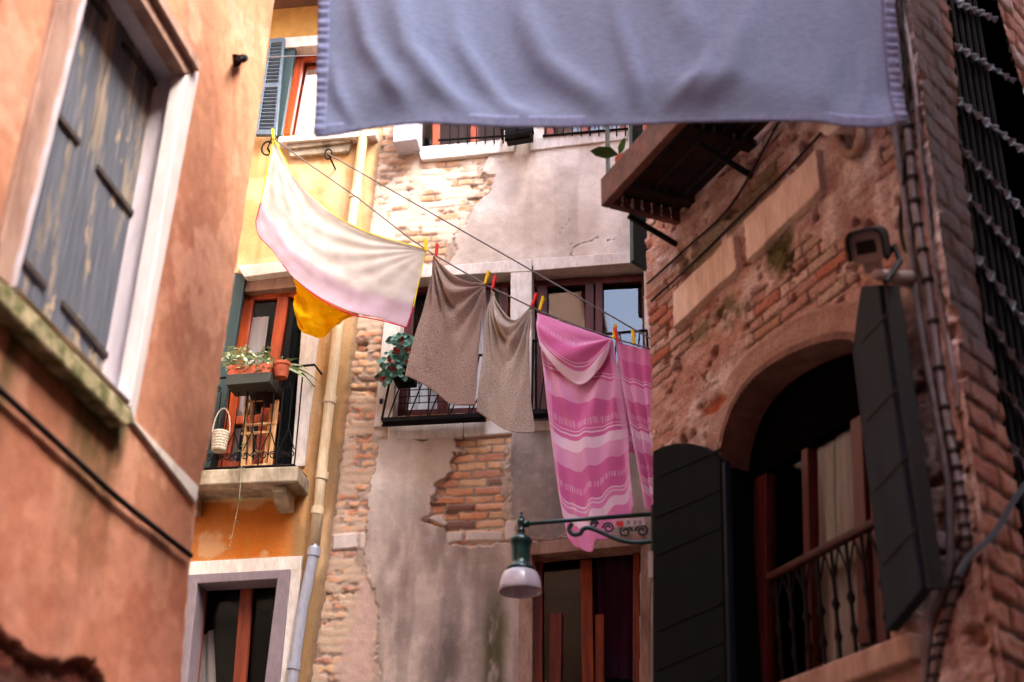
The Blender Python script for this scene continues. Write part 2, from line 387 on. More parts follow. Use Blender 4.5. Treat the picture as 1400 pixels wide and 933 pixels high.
# cloths
def uvc(nt):
    u = N(nt, 'ShaderNodeUVMap'); s = N(nt, 'ShaderNodeSeparateXYZ'); nt.links.new(u.outputs[0], s.inputs[0]); return s.outputs['X'], s.outputs['Y']
def weave(nt):
    w = N(nt, 'ShaderNodeTexNoise', Scale=1.0, Detail=2.0); nt.links.new(coord(nt, (260, 260, 90)), w.inputs['Vector']); return w.outputs['Fac']
M['blue_cloth'] = clothmat('lavender_blue_cloth', noisecol(lin(140, 154, 188), lin(160, 173, 205), (30, 30, 160), 3.0), weave, .3, bstr=.35)
M['blue_hem'] = clothmat('lavender_blue_hem', noisecol(lin(130, 140, 178), lin(154, 162, 198), (40, 40, 40), 3.0), weave, .2, bstr=.35)
def white_col(nt):
    x, y = uvc(nt)
    n = N(nt, 'ShaderNodeTexNoise', Scale=1.0, Detail=3.0); nt.links.new(coord(nt, (7, 7, 7)), n.inputs['Vector'])
    base = ramp(nt, y, [(0, lin(228, 222, 214)), (.68, lin(226, 219, 215)), (.72, lin(224, 204, 215)), (.93, lin(222, 200, 213)), (1, lin(226, 206, 217))])
    mx = N(nt, 'ShaderNodeMix', data_type='RGBA', blend_type='MULTIPLY'); mx.inputs[0].default_value = .5
    nt.links.new(base, mx.inputs[6]); nt.links.new(ramp(nt, n.outputs['Fac'], [(.35, lin(226, 218, 206)), (.65, (1, 1, 1, 1))]), mx.inputs[7]); return mx.outputs[2]
M['white_cloth'] = clothmat('white_pink_cloth', white_col, noiseh((200, 200, 200)), .3, bstr=.15)
M['yellow_cloth'] = clothmat('yellow_cloth', noisecol(lin(255, 212, 0), lin(255, 226, 40), (14, 14, 14)), noiseh((40, 40, 40)), .5, bstr=.4)
M['yellow_pipe'] = clothmat('yellow_piping', noisecol(lin(240, 220, 30), lin(250, 232, 60), (14, 14, 14)), None, .1)
M['red_pipe'] = clothmat('crimson_piping', noisecol(lin(206, 50, 80), lin(222, 70, 100), (14, 14, 14)), None, .1)
M['brown_towel'] = clothmat('brown_terry', noisecol(lin(134, 110, 100), lin(196, 170, 158), (95, 95, 95), 6.0, .28, .72), noiseh((110, 110, 110)), .08, bstr=1., bdist=.014)
M['grey_towel'] = clothmat('grey_terry', noisecol(lin(164, 146, 132), lin(220, 204, 190), (95, 95, 95), 6.0, .28, .72), noiseh((110, 110, 110)), .1, bstr=1., bdist=.014)
def pink_col(seq, zones, edge=.09):
  deep, mid, pale, wh = lin(230, 134, 192), lin(238, 164, 210), lin(242, 192, 224), lin(250, 232, 244)
  cs = dict(d=deep, m=mid, p=pale, w=wh)
  def f(nt):
    x, y = uvc(nt)
    base = ramp(nt, y, [(p, cs[c]) for p, c in seq], 'CONSTANT')
    wv = N(nt, 'ShaderNodeMath', operation='MULTIPLY'); nt.links.new(x, wv.inputs[0]); wv.inputs[1].default_value = 60
    fr = N(nt, 'ShaderNodeTexNoise', noise_dimensions='1D', Scale=1.0, Detail=1.0); nt.links.new(wv.outputs[0], fr.inputs['W'])
    dash = ramp(nt, fr.outputs['Fac'], [(0, (0, 0, 0, 1)), (.53, (1, 1, 1, 1))], 'CONSTANT')
    zs = [(0, (0, 0, 0, 1))]
    for a, b_ in zones: zs += [(a, (.7, .7, .7, 1)), (b_, (0, 0, 0, 1))]
    zone = ramp(nt, y, zs, 'CONSTANT')
    mm = N(nt, 'ShaderNodeMath', operation='MULTIPLY'); nt.links.new(dash, mm.inputs[0]); nt.links.new(zone, mm.inputs[1])
    mx = N(nt, 'ShaderNodeMix', data_type='RGBA'); nt.links.new(mm.outputs[0], mx.inputs[0]); nt.links.new(base, mx.inputs[6]); mx.inputs[7].default_value = wh
    ed = ramp(nt, x, [(0, (.75, .75, .75, 1)), (edge*.6, (.5, .5, .5, 1)), (edge, (.6, .6, .6, 1)), (edge+.006, (0, 0, 0, 1)), (1-edge*.9, (0, 0, 0, 1)), (1-edge*.9+.006, (.6, .6, .6, 1))])
    m2 = N(nt, 'ShaderNodeMix', data_type='RGBA'); nt.links.new(ed, m2.inputs[0]); nt.links.new(mx.outputs[2], m2.inputs[6]); m2.inputs[7].default_value = lin(244, 204, 232)
    return m2.outputs[2]
  return f
seqA = [(0, 'm'), (.10, 'd'), (.2, 'w'), (.206, 'd'), (.217, 'w'), (.223, 'd'), (.24, 'p'), (.34, 'd'), (.47, 'w'), (.476, 'd'), (.488, 'w'), (.494, 'd'), (.515, 'w'), (.565, 'p'), (.645, 'd'), (.80, 'w'), (.806, 'm'), (.82, 'w'), (.826, 'm'), (.85, 'w'), (.9, 'm')]
M['pink_cloth'] = clothmat('striped_pink_cloth', pink_col(seqA, [(.425, .455), (.72, .75)]), noiseh((60, 60, 60)), .3, bstr=.3)
seqB = [(0, 'm'), (.42, 'd'), (.68, 'w'), (.695, 'd'), (.73, 'w'), (.745, 'd'), (.80, 'w')]
M['pink_fold'] = clothmat('striped_pink_fold', pink_col(seqB, [(.30, .38)], .03), noiseh((60, 60, 60)), .3, bstr=.3)
# ================================================================== GROUND AND SKY
gd = MB().add([(-60, -60, 0), (60, -60, 0), (60, 60, 0), (-60, 60, 0)], [(0, 1, 2, 3)]).build('ground', M['paving']); gd['kind'] = 'structure'

# ================================================================== GREY HOUSE (end of the alley, right half)
BP = WB.poly
bnd = [(545, -400), (519, 181), (507, 297), (487, 440), (478, 520), (461, 660), (442, 806), (430, 880), (424, 933), (380, 1300)]   # seam between the ochre and the grey house
gh = thing('old_house', 'old grey house with crumbling plaster over patchy brick at the end of the alley', 'house', WB.P(.6, 0, 0))
P_up = BP([(675, 209), (657, 239), (675, 245), (669, 269), (648, 284), (639, 308), (621, 326), (624, 344), (608, 366), (1100, 420), (1100, 120), (690, 176)])
P_mid = BP([(520, 604), (624, 600), (628, 616), (612, 656), (594, 666), (592, 696), (580, 710), (608, 724), (616, 748), (650, 748), (700, 744), (735, 744), (735, 770), (1100, 800), (1100, 1200), (500, 1200), (524, 933), (516, 904), (514, 876), (520, 840), (514, 808), (500, 784), (500, 712), (506, 672), (514, 640)])
P_rt = BP([(704, 592), (728, 586), (1100, 580), (1100, 742), (728, 742), (706, 724), (696, 700), (700, 664), (692, 636)])
P_sk1 = BP([(556, 215), (575, 216), (580, 260), (574, 300), (552, 312), (560, 260)])
P_sk2 = BP([(505, 770), (512, 812), (518, 842), (512, 880), (520, 940), (500, 1100), (455, 1100), (462, 900), (480, 860), (492, 800)])
P_sk3 = BP([(526, 445), (540, 445), (530, 600), (512, 600)])
P_sk4 = BP([(510, 282), (530, 290), (548, 320), (540, 350), (505, 350), (500, 320)])
stones = [BP(q) for q in ([(456, 733), (489, 729), (489, 751), (455, 754)], [(492, 729), (499, 728), (499, 752), (492, 752)], [(582, 709), (604, 704), (613, 718), (608, 722)], [(611, 729), (634, 727), (633, 742), (612, 744)], [(637, 727), (688, 728), (688, 741), (636, 742)], [(690, 714), (706, 712), (706, 740), (690, 740)])]
CRACKS = [(BP(p), w) for p, w in (([(781, 362), (781, 353), (785, 346), (789, 340), (797, 335), (806, 334), (813, 331), (820, 327)], .006), ([(770, 338), (782, 337), (793, 336)], .0025), ([(766, 330), (768, 315), (780, 302)], .0025), ([(820, 331), (838, 332), (850, 330)], .0025))]
def grey_fn(U, Z):
    Uw = U+.05*(fbm(U*9, Z*9, 3)-.5)+.06*(fbm(U*28, Z*28, 5, 3)-.5)
    Zw = Z+.05*(fbm(U*9, Z*9, 17)-.5)+.05*(fbm(U*28, Z*28, 19, 3)-.5)
    wob = .010*(fbm(U*5, Z*5, 33)-.5)
    d, r1, r2, r3 = bricks(U+.02*(fbm(U*14, Z*14, 8)-.5), Z+.02*(fbm(U*4, Z*4, 9)-.5)+.014*(fbm(U*20, Z*20, 10, 2)-.5), .225, .066, 4)
    er = fbm(U*22, Z*22, 11, 3); lf0 = sst(-.8, -.95, U)
    bk = sst(.004, .013+.01*lf0, d+(.006+.03*lf0)*(er-.5))
    hb = bk*.008*(.6+.6*r2)+.010*(er-.5)-.018*(r3 > .9)
    brickc = mixc(C3(206, 126, 84), C3(218, 168, 124), sst(.15, .6, r1)); brickc = mixc(brickc, C3(184, 104, 80), (r1 > .8)*.9); brickc = brickc*(.82+.36*fbm(U*30, Z*40, 14, 3))[..., None]; brickc = mixc(brickc, C3(222, 190, 158), .22+.3*sst(.5, .65, fbm(U*12, Z*16, 15, 4)))
    brickc = mixc(brickc, C3(104, 76, 74), (r2 > .94)*.8)
    mort = mixc(C3(168, 150, 136), C3(140, 116, 104), fbm(U*10, Z*10, 41))
    # old brick smeared with mortar, most at left; bright light up high painted paler
    neat = np.clip(sst(-.06, .05, sd_poly(U, Z, BP([(612, 590), (706, 585), (702, 728), (608, 728)]))), 0, 1)
    lft = sst(-.85, -.95, U); smear = sst(.44-.05*lft, .58-.05*lft, fbm(U*7, Z*10, 21, 5))*(1-.85*neat)
    high = sst(6.6, 7.6, Z)
    brickc = mixc(brickc, C3(214, 172, 130), high*.55*(.4+.6*r2))
    col = mixc(mort, brickc, bk); col = mixc(col, mixc(C3(196, 170, 146), C3(228, 208, 188), high), smear*.85)
    hb = hb*(1-.7*smear)+smear*.008
    hb -= .006*neat
    # render layers
    und = np.zeros(U.shape)
    for p in (P_up, P_mid, P_rt): und = np.maximum(und, sst(-.01, .01, sd_poly(Uw, Zw, p)+.09*sst(.42, .7, fbm(U*7, Z*7, 47, 5))-.01))
    col = mixc(col, mixc(C3(150, 130, 116), C3(190, 168, 150), fbm(U*16, Z*16, 49, 4)), und*.9); hb = hb*(1-und)+und*(.012+.010*(fbm(U*28, Z*28, 50, 3)-.5))
    m = np.zeros(U.shape); 
    for p in (P_up, P_mid, P_rt): m = np.maximum(m, sst(-.004, .006, sd_poly(Uw, Zw, p)))
    pl = mixc(C3(204, 188, 174), C3(232, 220, 208), sst(.35, .65, fbm(U*2.2, Z*2.6, 51, 5)))
    low = 1-sst(5.0, 5.6, Z+.25*(fbm(U*2, Z*2, 53)-.5))
    pl = mixc(pl, mixc(C3(142, 120, 112), C3(190, 168, 154), sst(.35, .65, fbm(U*7, Z*2.2, 55, 5))), low*.85)  # lower render darker: older plaster, and partly weaker light painted in
    rts = np.clip(sst(-.004, .03, sd_poly(Uw, Zw, P_rt)), 0, 1)
    pl = mixc(pl, mixc(C3(118, 104, 98), C3(156, 138, 128), sst(.35, .65, fbm(U*4, Z*3, 57, 5))), rts*.85)
    strk = sst(.5, .68, fbm(U*8, Z*.9, 61, 4))
    pl = mixc(pl, C3(112, 94, 90), strk*.36*(.35+.65*np.clip(low+rts+.3*(U > .45), 0, 1)))
    fl = sst(.6, .72, fbm(U*26, Z*26, 63, 3)); pl = mixc(pl, C3(214, 196, 186), fl*.12); bl = sst(.5, .62, fbm(U*4.5, Z*4.5, 64, 6)); pl = mixc(pl, C3(150, 130, 120), bl*.30*(.5+.5*low)); pl = pl*(.88+.24*fbm(U*14, Z*14, 66, 4))[..., None]
    hp = .030+wob+.004*(fbm(U*3, Z*3, 65)-.5)+.003*(fbm(U*30, Z*30, 67, 3)-.5)
    # hairline cracks in the render
    for pts, wd in CRACKS:
        dd = np.full(U.shape, 9.)
        for (x0, y0), (x1, y1) in zip(pts, pts[1:]):
            ex, ey = x1-x0, y1-y0; t = np.clip(((Uw-x0)*ex+(Zw-y0)*ey)/(ex*ex+ey*ey), 0, 1); dd = np.minimum(dd, np.hypot(Uw-x0-t*ex, Zw-y0-t*ey))
        ck = (1-sst(wd*.3, wd*1.1, dd))*sst(.3, .5, fbm(U*15, Z*15, 72)); pl = mixc(pl, C3(104, 84, 78), ck*.75); hp = hp-.012*ck
    col = mixc(col, pl, m); h = hb*(1-m)+hp*m
    # rim of a broken render edge is paler
    for p in (P_up, P_mid, P_rt):
        s = sd_poly(Uw, Zw, p); rim = (1-sst(.0, .022, np.abs(s-.004)))*.35; col = mixc(col, C3(196, 178, 164), rim)
    for p, c in ((P_sk1, (206, 184, 168)), (P_sk2, (196, 164, 150)), (P_sk3, (206, 192, 182)), (P_sk4, (208, 190, 174))):
        s = sst(-.03, .05, sd_poly(Uw, Zw, p)+.05*(fbm(U*11, Z*11, 81)-.5)); col = mixc(col, C3(*c)*(.85+.3*fbm(U*20, Z*20, 83)[..., None]), s*.85); h = h*(1-s)+s*(.012+.5*wob+.005*(fbm(U*25, Z*25, 85)-.5))
    for p in stones:
        s = sst(-.002, .006, sd_poly(U+.012*(fbm(U*30, Z*30, 87)-.5), Z+.012*(fbm(U*30, Z*30, 89)-.5), p)); col = mixc(col, C3(206, 190, 180)*(.85+.3*fbm(U*25, Z*25, 91)[..., None]), s); h = h*(1-s)+s*(.022+.004*fbm(U*25, Z*25, 93))
    # dark run and mossy run low down
    dk = sst(.0, .13, .16-np.abs(U-(-.42)-.05*(fbm(U*3, Z*3, 95)-.5)))*sst(4.75, 4.2, Z); col = mixc(col, C3(64, 54, 50), np.clip(dk, 0, 1)*.65*sst(.3, .6, fbm(U*10, Z*3, 97)))
    gr = sst(.0, .12, .15-np.abs(U-(-.08)))*sst(5.0, 4.3, Z); col = mixc(col, C3(66, 62, 26), np.clip(gr, 0, 1)*.9*sst(.2, .5, fbm(U*12, Z*5, 99)))
    # browner patches around the upper sill
    up = sst(8.2, 8.6, Z)*sst(.45, .6, fbm(U*9, Z*2, 101)); col = mixc(col, C3(170, 142, 122), up*.5)
    cem = sst(.05, .0, np.abs(sd_poly(U, Z, BP(bnd+[(1400, 1300), (1400, -400)]))))*sst(.4, .55, fbm(U*8, Z*4, 103)); col = mixc(col, C3(128, 110, 98), cem*.6)
    return h, col
Q = {}
Q['winA'] = [(571, 48), (690, 42), (690, 193), (571, 203)]
Q['winB'] = [(745, 40), (856, 34), (857, 178), (745, 189)]
Q['winC'] = [(552, 377), (698, 372), (698, 563), (536, 570)]
Q['winD'] = [(727, 367), (880, 359), (884, 572), (727, 578)]
Q['winE'] = [(728, 759), (876, 745), (874, 1040), (728, 1046)]
keep = BP([(538, -400)]+[(x-14, y) for x, y in bnd[1:]]+[(1100, 1100), (1100, -400)])
holes = [('hole', BP(q)) for q in Q.values()]
relief('wall', WB, -1.75, 1.75, 3.3, 9.9, .0095, grey_fn, M['wall'], gh, [('keep', keep)]+holes)
mb = MB()
for (u0, u1, z0, z1, n) in ((-1.7, 6, 9.9, 11.2, 0), (1.75, 6, 0, 9.9, 0), (-1.7, 1.75, 0, 3.3, 0)):
    mb.add([WB.P(u0, z0, n), WB.P(u1, z0, n), WB.P(u1, z1, n), WB.P(u0, z1, n)], [(0, 1, 2, 3)])
mb.add([WB.P(6, 0, 0), WB.P(6, 0, -5), WB.P(6, 11.2, -5), WB.P(6, 11.2, 0)], [(0, 1, 2, 3)])
mb.build('plain_wall', M['grey_plaster'], gh)
MB().prism([WB.P(-1.7, 11.2, .4), WB.P(6, 11.2, .4), WB.P(6, 11.2, -5), WB.P(-1.7, 11.2, -5)], [WB.P(-1.7, 11.35, .4), WB.P(6, 11.35, .4), WB.P(6, 12.3, -5), WB.P(-1.7, 12.3, -5)]).build('roof', M['tile'], gh)
def window(W, parent, q, depth=.2, frame_m=None, stiles=(), rails=(), fn=-.13, glass_n=-.16, name='window', room_d=1.6, curtains=()):
    """window part: lined opening; sub-parts sash, pane, interior, curtains"""
    uz = W.poly(q)
    lining = reveal(MB(), W, grow(uz, -.001), .004, -depth).build(name, M['stone_dirty'] if frame_m is None else frame_m, parent)
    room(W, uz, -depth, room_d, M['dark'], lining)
    return lining, uz
def pane(W, lining, uz, n, g='glass'):
    MB().add([W.P(u, z, n) for u, z in uz], [(0, 1, 2, 3)]).build('pane', M[g], lining)
def drape(W, lining, pts, n, m, amp=.02, waves=7, name='curtain'):
    """hanging curtain filling a traced quad TL TR BR BL"""
    uz = W.poly(pts, n); mb = MB(); nx = waves*8; ny = 6; k = 0; vs = []; fs = []
    for j in range(ny+1):
        for i in range(nx+1):
            s, t = i/nx, j/ny
            a = [uz[0][q]*(1-s)+uz[1][q]*s for q in (0, 1)]; b = [uz[3][q]*(1-s)+uz[2][q]*s for q in (0, 1)]
            vs.append(W.P(a[0]*(1-t)+b[0]*t, a[1]*(1-t)+b[1]*t, n+amp*math.sin(s*waves*2*math.pi+.6*t)+.4*amp*math.sin(s*waves*4.3+2)))
    for j in range(ny):
        for i in range(nx):
            a = j*(nx+1)+i; fs.append((a, a+1, a+nx+2, a+nx+1))
    return mb.add(vs, fs).build(name, m, lining, smooth=True)
# --- upper windows (mostly behind the blue cloth)
wA, uA = window(WB, gh, Q['winA']); pane(WB, wA, uA, -.16); drape(WB, wA, [(600, 50), (690, 45), (690, 200), (600, 206)], -.3, M['curtain'])
mb = MB()
for a, b, w in (((596, 50), (596, 203), .06), ((648, 45), (648, 199), .06), ((571, 60), (690, 54), .07)): bar(mb, WB, a, b, w, -.10, .05)
mb.build('sash', M['orange_wood'], wA, bevel=.004)
wBn, uB = window(WB, gh, Q['winB']); pane(WB, wBn, uB, -.16); drape(WB, wBn, [(745, 40), (857, 34), (857, 185), (745, 195)], -.35, M['white_curtain'])
mb = MB()
for a, b, w in (((752, 45), (752, 190), .06), ((800, 40), (800, 185), .05), ((852, 38), (852, 182), .05)): bar(mb, WB, a, b, w, -.10, .05)
mb.build('sash', M['orange_wood'], wBn, bevel=.004)
for q, x0, x1 in ((wA, 603, 688), (wBn, 746, 855)):
    mb = MB(); k = int((x1-x0)/11)
    for i in range(k+1):
        x = x0+(x1-x0)*i/k; rod(mb, WB, [(x, 110), (x, 186 if x > 700 else 196)], .006, .06)
    rod(mb, WB, [(x0-4, 112), (x1+4, 108)], .012, .06); rod(mb, WB, [(x0-4, 192 if x0 < 700 else 186), (x1+4, 186 if x0 < 700 else 176)], .010, .06)
    mb.build('railing', M['iron'], q)
mb = MB(); slab(mb, WB, [(570, 201), (690, 190), (706, 189), (703, 207), (640, 213), (576, 219)], .05, .2)
slab(mb, WB, [(722, 189), (859, 175), (859, 190), (790, 198), (724, 206)], .05, .2); mb.build('sill', M['stone'], gh, bevel=.008)
# --- the pair of middle windows
mb = MB(); slab(mb, WB, [(548, 368), (623, 362), (727, 354), (727, 371), (624, 376), (548, 382)], .045, .2)
slab(mb, WB, [(729, 354), (859, 345), (884, 344), (884, 358), (729, 370)], .045, .2); mb.build('lintel', M['stone'], gh, bevel=.006)
mb = MB(); slab(mb, WB, [(698, 372), (727, 370), (727, 582), (698, 582)], .04, .2); mb.build('window_jamb', M['stone'], gh, bevel=.006); mb = MB(); slab(mb, WB, [(533, 382), (552, 381), (537, 568), (531, 583), (511, 584), (524, 445)], .04, .2)
mb.build('window_jamb', M['stone'], gh, bevel=.006); mb = MB(); slab(mb, WB, [(880, 362), (897, 360), (899, 585), (884, 584)], .04, .2); mb.build('window_jamb', M['stone'], gh, bevel=.006)
mb = MB(); slab(mb, WB, [(530, 581), (632, 577), (632, 598), (530, 603)], .03, .15); slab(mb, WB, [(634, 577), (700, 574), (700, 592), (634, 597)], .03, .15)
slab(mb, WB, [(722, 576), (900, 570), (900, 584), (722, 588)], .05, .2); mb.build('sill', M['stone'], gh, bevel=.008)
wC, uC = window(WB, gh, Q['winC'], frame_m=M['dark_wood']); pane(WB, wC, uC, -.16, 'glass_dim')
mb = MB()
for a, b, w in (((562, 400), (548, 568), .07), ((612, 395), (604, 566), .08), ((690, 390), (690, 563), .06), ((548, 398), (698, 390), .05), ((540, 566), (698, 560), .06)): bar(mb, WB, a, b, w, -.10, .05)
mb.build('sash', M['red_wood'], wC, bevel=.004)
drape(WB, wC, [(560, 480), (698, 474), (698, 575), (548, 580)], -.4, M['white_curtain'])
drape(WB, wC, [(650, 400), (698, 398), (698, 575), (650, 576)], -.3, M['white_curtain'], waves=4)
mb = MB()
for i in range(9): bar(mb, WB, (548+i*12.5, 514), (548+i*12.5, 552), .006, -.06, .006)
for i in range(5): bar(mb, WB, (546, 516+i*9), (650, 511+i*9), .006, -.058, .006)
mb.build('wire_screen', M['iron'], wC)
wD, uD = window(WB, gh, Q['winD'], frame_m=M['dark_wood']); pane(WB, wD, uD, -.16)
mb = MB()
for a, b, w in (((741, 385), (741, 576), .085), ((806, 385), (806, 574), .07), ((819, 385), (819, 574), .06), ((881, 375), (885, 572), .05), ((730, 388), (884, 380), .06), ((730, 571), (884, 567), .08)): bar(mb, WB, a, b, w, -.10, .05)
mb.build('sash', M['red_wood'], wD, bevel=.005)
# window guards of the pair: a thick ledge bar, slanting bars
def guard(lin_, pts_top, pts_bot, n, skip=None, k=9, name='window_guard'):
    mb = MB()
    rod(mb, WB, pts_top, .011, n); 
    bar(mb, WB, pts_bot[0], pts_bot[1], .035, n+.03, .10)
    rod(mb, WB, [(pts_bot[0][0], pts_bot[0][1]+8), (pts_bot[1][0], pts_bot[1][1]+8)], .010, n)
    for i in range(k+1):
        s = i/k
        a = (pts_top[0][0]*(1-s)+pts_top[1][0]*s, pts_top[0][1]*(1-s)+pts_top[1][1]*s); b = (pts_bot[0][0]*(1-s)+pts_bot[1][0]*s, pts_bot[0][1]*(1-s)+pts_bot[1][1]*s)
        if i in (0, k): rod(mb, WB, [a, b], .010, n)
        else:
            dx = 6 if i % 2 else -6; rod(mb, WB, [(a[0]+dx, a[1]), (b[0]-dx, b[1])], .006, n)
    for e in (0, 1): mb.tube([WB.X(*pts_top[e], n), WB.X(*pts_top[e], -.02)], .009); mb.tube([WB.X(*pts_bot[e], n), WB.X(*pts_bot[e], -.02)], .009)
    return mb.build(name, M['iron'], lin_)
guard(wC, [(539, 492), (692, 484)], [(522, 574), (662, 567)], .13, k=10)
guard(wD, [(729, 466), (884, 452)], [(727, 563), (890, 557)], .13, k=10)
# --- low window behind the lamp
wE, uE = window(WB, gh, Q['winE'], frame_m=M['stone_pink']); pane(WB, wE, uE, -.16, 'glass_dim')
mb = MB(); slab(mb, WB, [(722, 742), (880, 727), (880, 745), (728, 759), (704, 760)], .05, .2); mb.build('lintel', M['stone_pink'], gh, bevel=.006)
mb = MB(); slab(mb, WB, [(710, 760), (728, 759), (728, 1046), (706, 1046)], .035, .2); mb.build('window_jamb', M['stone_pink'], gh, bevel=.006); mb = MB(); slab(mb, WB, [(876, 745), (890, 744), (888, 1040), (874, 1040)], .035, .2); mb.build('window_jamb', M['stone_pink'], gh, bevel=.006)
mb = MB()
for a, b, w in (((735, 765), (735, 1040), .07), ((760, 838), (757, 1040), .09), ((801, 765), (806, 1040), .085), ((820, 840), (820, 1040), .06), ((870, 752), (870, 1040), .05), ((730, 764), (876, 750), .05)): bar(mb, WB, a, b, w, -.11, .05)
mb.build('sash', M['dim_wood'], wE, bevel=.005)
drape(WB, wE, [(815, 758), (874, 752), (874, 930), (822, 925)], -.28, M['purple'], .03, 3)  # made-up purple drape standing in for the pink cloth's reflection
# --- teal shutter standing ajar at the right of the upper window
mb = MB()
a, b = WB.H(861, 172, .30), WB.H(891, 175, .08); a2, b2 = WB.H(861, 359, .30), WB.H(891, 377, .08)
pa = [WB.P(*a, .30), WB.P(*b, .08), WB.P(*b2, .08), WB.P(*a2, .30)]; top = Vector((0, 0, .5))
pa[0] += top; pa[1] += top; off = WB.u*.03+WB.n*.03
mb.prism(pa, [p+off for p in pa]); sh = mb.build('shutter', M['teal_dark'], gh, bevel=.005)
# hook in the left jamb
MB().tube([WB.X(522, 548, .03), WB.X(521, 547, .10), WB.X(521, 551, .13)], .012).build('iron_hook', M['iron'], gh)

# ================================================================== OCHRE HOUSE (end of the alley, left half)
oh = thing('ochre_house', 'ochre house with orange window frames and stained plaster at the end of the alley', 'house', WB.P(-2.5, 0, 0))
LB = Wall(WB.O+WB.n*.04, u=WB.u)        # its face stands 4 cm proud of the grey house
OP = LB.poly
O_panel = OP([(150, 690), (410, 683), (407, 761), (150, 775)])
bpoly = OP(bnd)
def seam_u(Z):
    zs = np.array([p[1] for p in bpoly])[::-1]; us = np.array([p[0] for p in bpoly])[::-1]
    return np.interp(Z, zs, us)
def ochre_fn(U, Z):
    su = seam_u(Z)+.02*(fbm(U*0+3, Z*12, 7)-.5)
    d = su-U
    base = mixc(C3(188, 142, 92), C3(216, 174, 122), sst(.35, .65, fbm(U*3, Z*1.5, 1, 5)))
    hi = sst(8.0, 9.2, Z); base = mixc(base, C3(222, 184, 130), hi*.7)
    base = mixc(base, C3(186, 98, 14), np.clip(sst(-.01, .02, sd_poly(U, Z, O_panel)), 0, 1)*(.8+.2*fbm(U*4, Z*2, 3)))
    st = sst(.5, .66, fbm(U*9, Z*.8, 5, 4)); base = mixc(base, C3(176, 118, 62), st*.45)
    pt = sst(.55, .65, fbm(U*3.5, Z*3.5, 9, 4)); base = mixc(base, C3(220, 190, 150), pt*.4)
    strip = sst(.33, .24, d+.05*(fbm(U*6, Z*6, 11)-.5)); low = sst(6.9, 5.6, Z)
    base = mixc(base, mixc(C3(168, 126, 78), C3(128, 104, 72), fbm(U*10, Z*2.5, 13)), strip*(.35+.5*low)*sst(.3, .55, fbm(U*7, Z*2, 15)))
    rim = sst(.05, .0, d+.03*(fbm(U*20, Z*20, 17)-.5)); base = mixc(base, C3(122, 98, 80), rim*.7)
    h = .004*(fbm(U*4, Z*4, 19)-.5)+.003*(fbm(U*30, Z*30, 21, 3)-.5)-.035*sst(.03, -.01, d)
    return h, base
Q['oW1'] = [(386, 66), (520, 56), (505, 178), (384, 186)]
Q['oW2'] = [(332, 380), (428, 373), (400, 640), (285, 652)]
Q['oW3'] = [(262, 784), (396, 778), (372, 1040), (240, 1050)]
okeep = OP([(x+3, y) for x, y in bnd]+[(-300, 1300), (-300, -400)])
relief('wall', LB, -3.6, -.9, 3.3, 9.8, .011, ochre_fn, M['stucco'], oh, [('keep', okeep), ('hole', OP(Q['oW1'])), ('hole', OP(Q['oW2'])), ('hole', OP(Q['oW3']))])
mb = MB()
for (u0, u1, z0, z1, n) in ((-9, -3.6, 0, 10.2, .0), (-3.6, -1.55, 0, 3.3, 0), (-3.6, -1.2, 9.8, 10.4, 0)):
    mb.add([LB.P(u0, z0, n), LB.P(u1, z0, n), LB.P(u1, z1, n), LB.P(u0, z1, n)], [(0, 1, 2, 3)])
mb.build('plain_wall', M['ochre'], oh)
e0 = LB.H(400, 12, .0)[1]
MB().prism([LB.P(-9, e0, .45), LB.P(-1.05, e0, .45), LB.P(-1.05, e0+.12, -5), LB.P(-9, e0+.12, -5)], [LB.P(-9, e0+.16, .45), LB.P(-1.05, e0+.16, .45), LB.P(-1.05, e0+1.2, -5), LB.P(-9, e0+1.2, -5)]).build('eave', M['eave'], oh)
# --- top window with louvred shutter
w1, u1 = window(LB, oh, Q['oW1'], frame_m=M['ochre']); pane(LB, w1, u1, -.16)
mb = MB()
for a, b, w in (((410, 80), (391, 184), .075), ((405, 79), (515, 68), .06), ((468, 76), (455, 182), .07), ((512, 68), (500, 180), .06)): bar(mb, LB, a, b, w, -.08, .05)
mb.build('sash', M['orange_wood'], w1, bevel=.005); drape(LB, w1, [(408, 80), (512, 72), (500, 190), (392, 196)], -.26, M['curtain'], .02, 5)
mb = MB(); slab(mb, LB, [(383, 52), (530, 40), (530, 54), (384, 66)], .05, .2); mb.build('lintel', M['stone'], oh, bevel=.006)
mb = MB(); slab(mb, LB, [(381, 187), (515, 177), (513, 185), (380, 195)], .10, .25); mb.build('sill', M['stone'], oh, bevel=.006)
mb = MB(); slab(mb, LB, [(392, 196), (482, 185), (479, 194), (392, 204)], .07, .2); slab(mb, LB, [(392, 205), (480, 195), (476, 207), (396, 214)], .045, .15); mb.build('stone_shelf', M['stone_dirty'], oh, bevel=.008)
sq = LB.poly([(369, 53), (389, 51), (377, 184), (349, 184)], .10)
def qp(W, uz, s, t, n): 
    a = [uz[0][q]*(1-s)+uz[1][q]*s for q in (0, 1)]; b = [uz[3][q]*(1-s)+uz[2][q]*s for q in (0, 1)]
    return W.P(a[0]*(1-t)+b[0]*t, a[1]*(1-t)+b[1]*t, n)
mb = MB()
def qb(s0, s1, t0, t1, n1, th, W=LB, uz=None):
    mb.prism([qp(W, uz, s0, t0, n1), qp(W, uz, s1, t0, n1), qp(W, uz, s1, t1, n1), qp(W, uz, s0, t1, n1)], [qp(W, uz, s0, t0, n1-th), qp(W, uz, s1, t0, n1-th), qp(W, uz, s1, t1, n1-th), qp(W, uz, s0, t1, n1-th)])
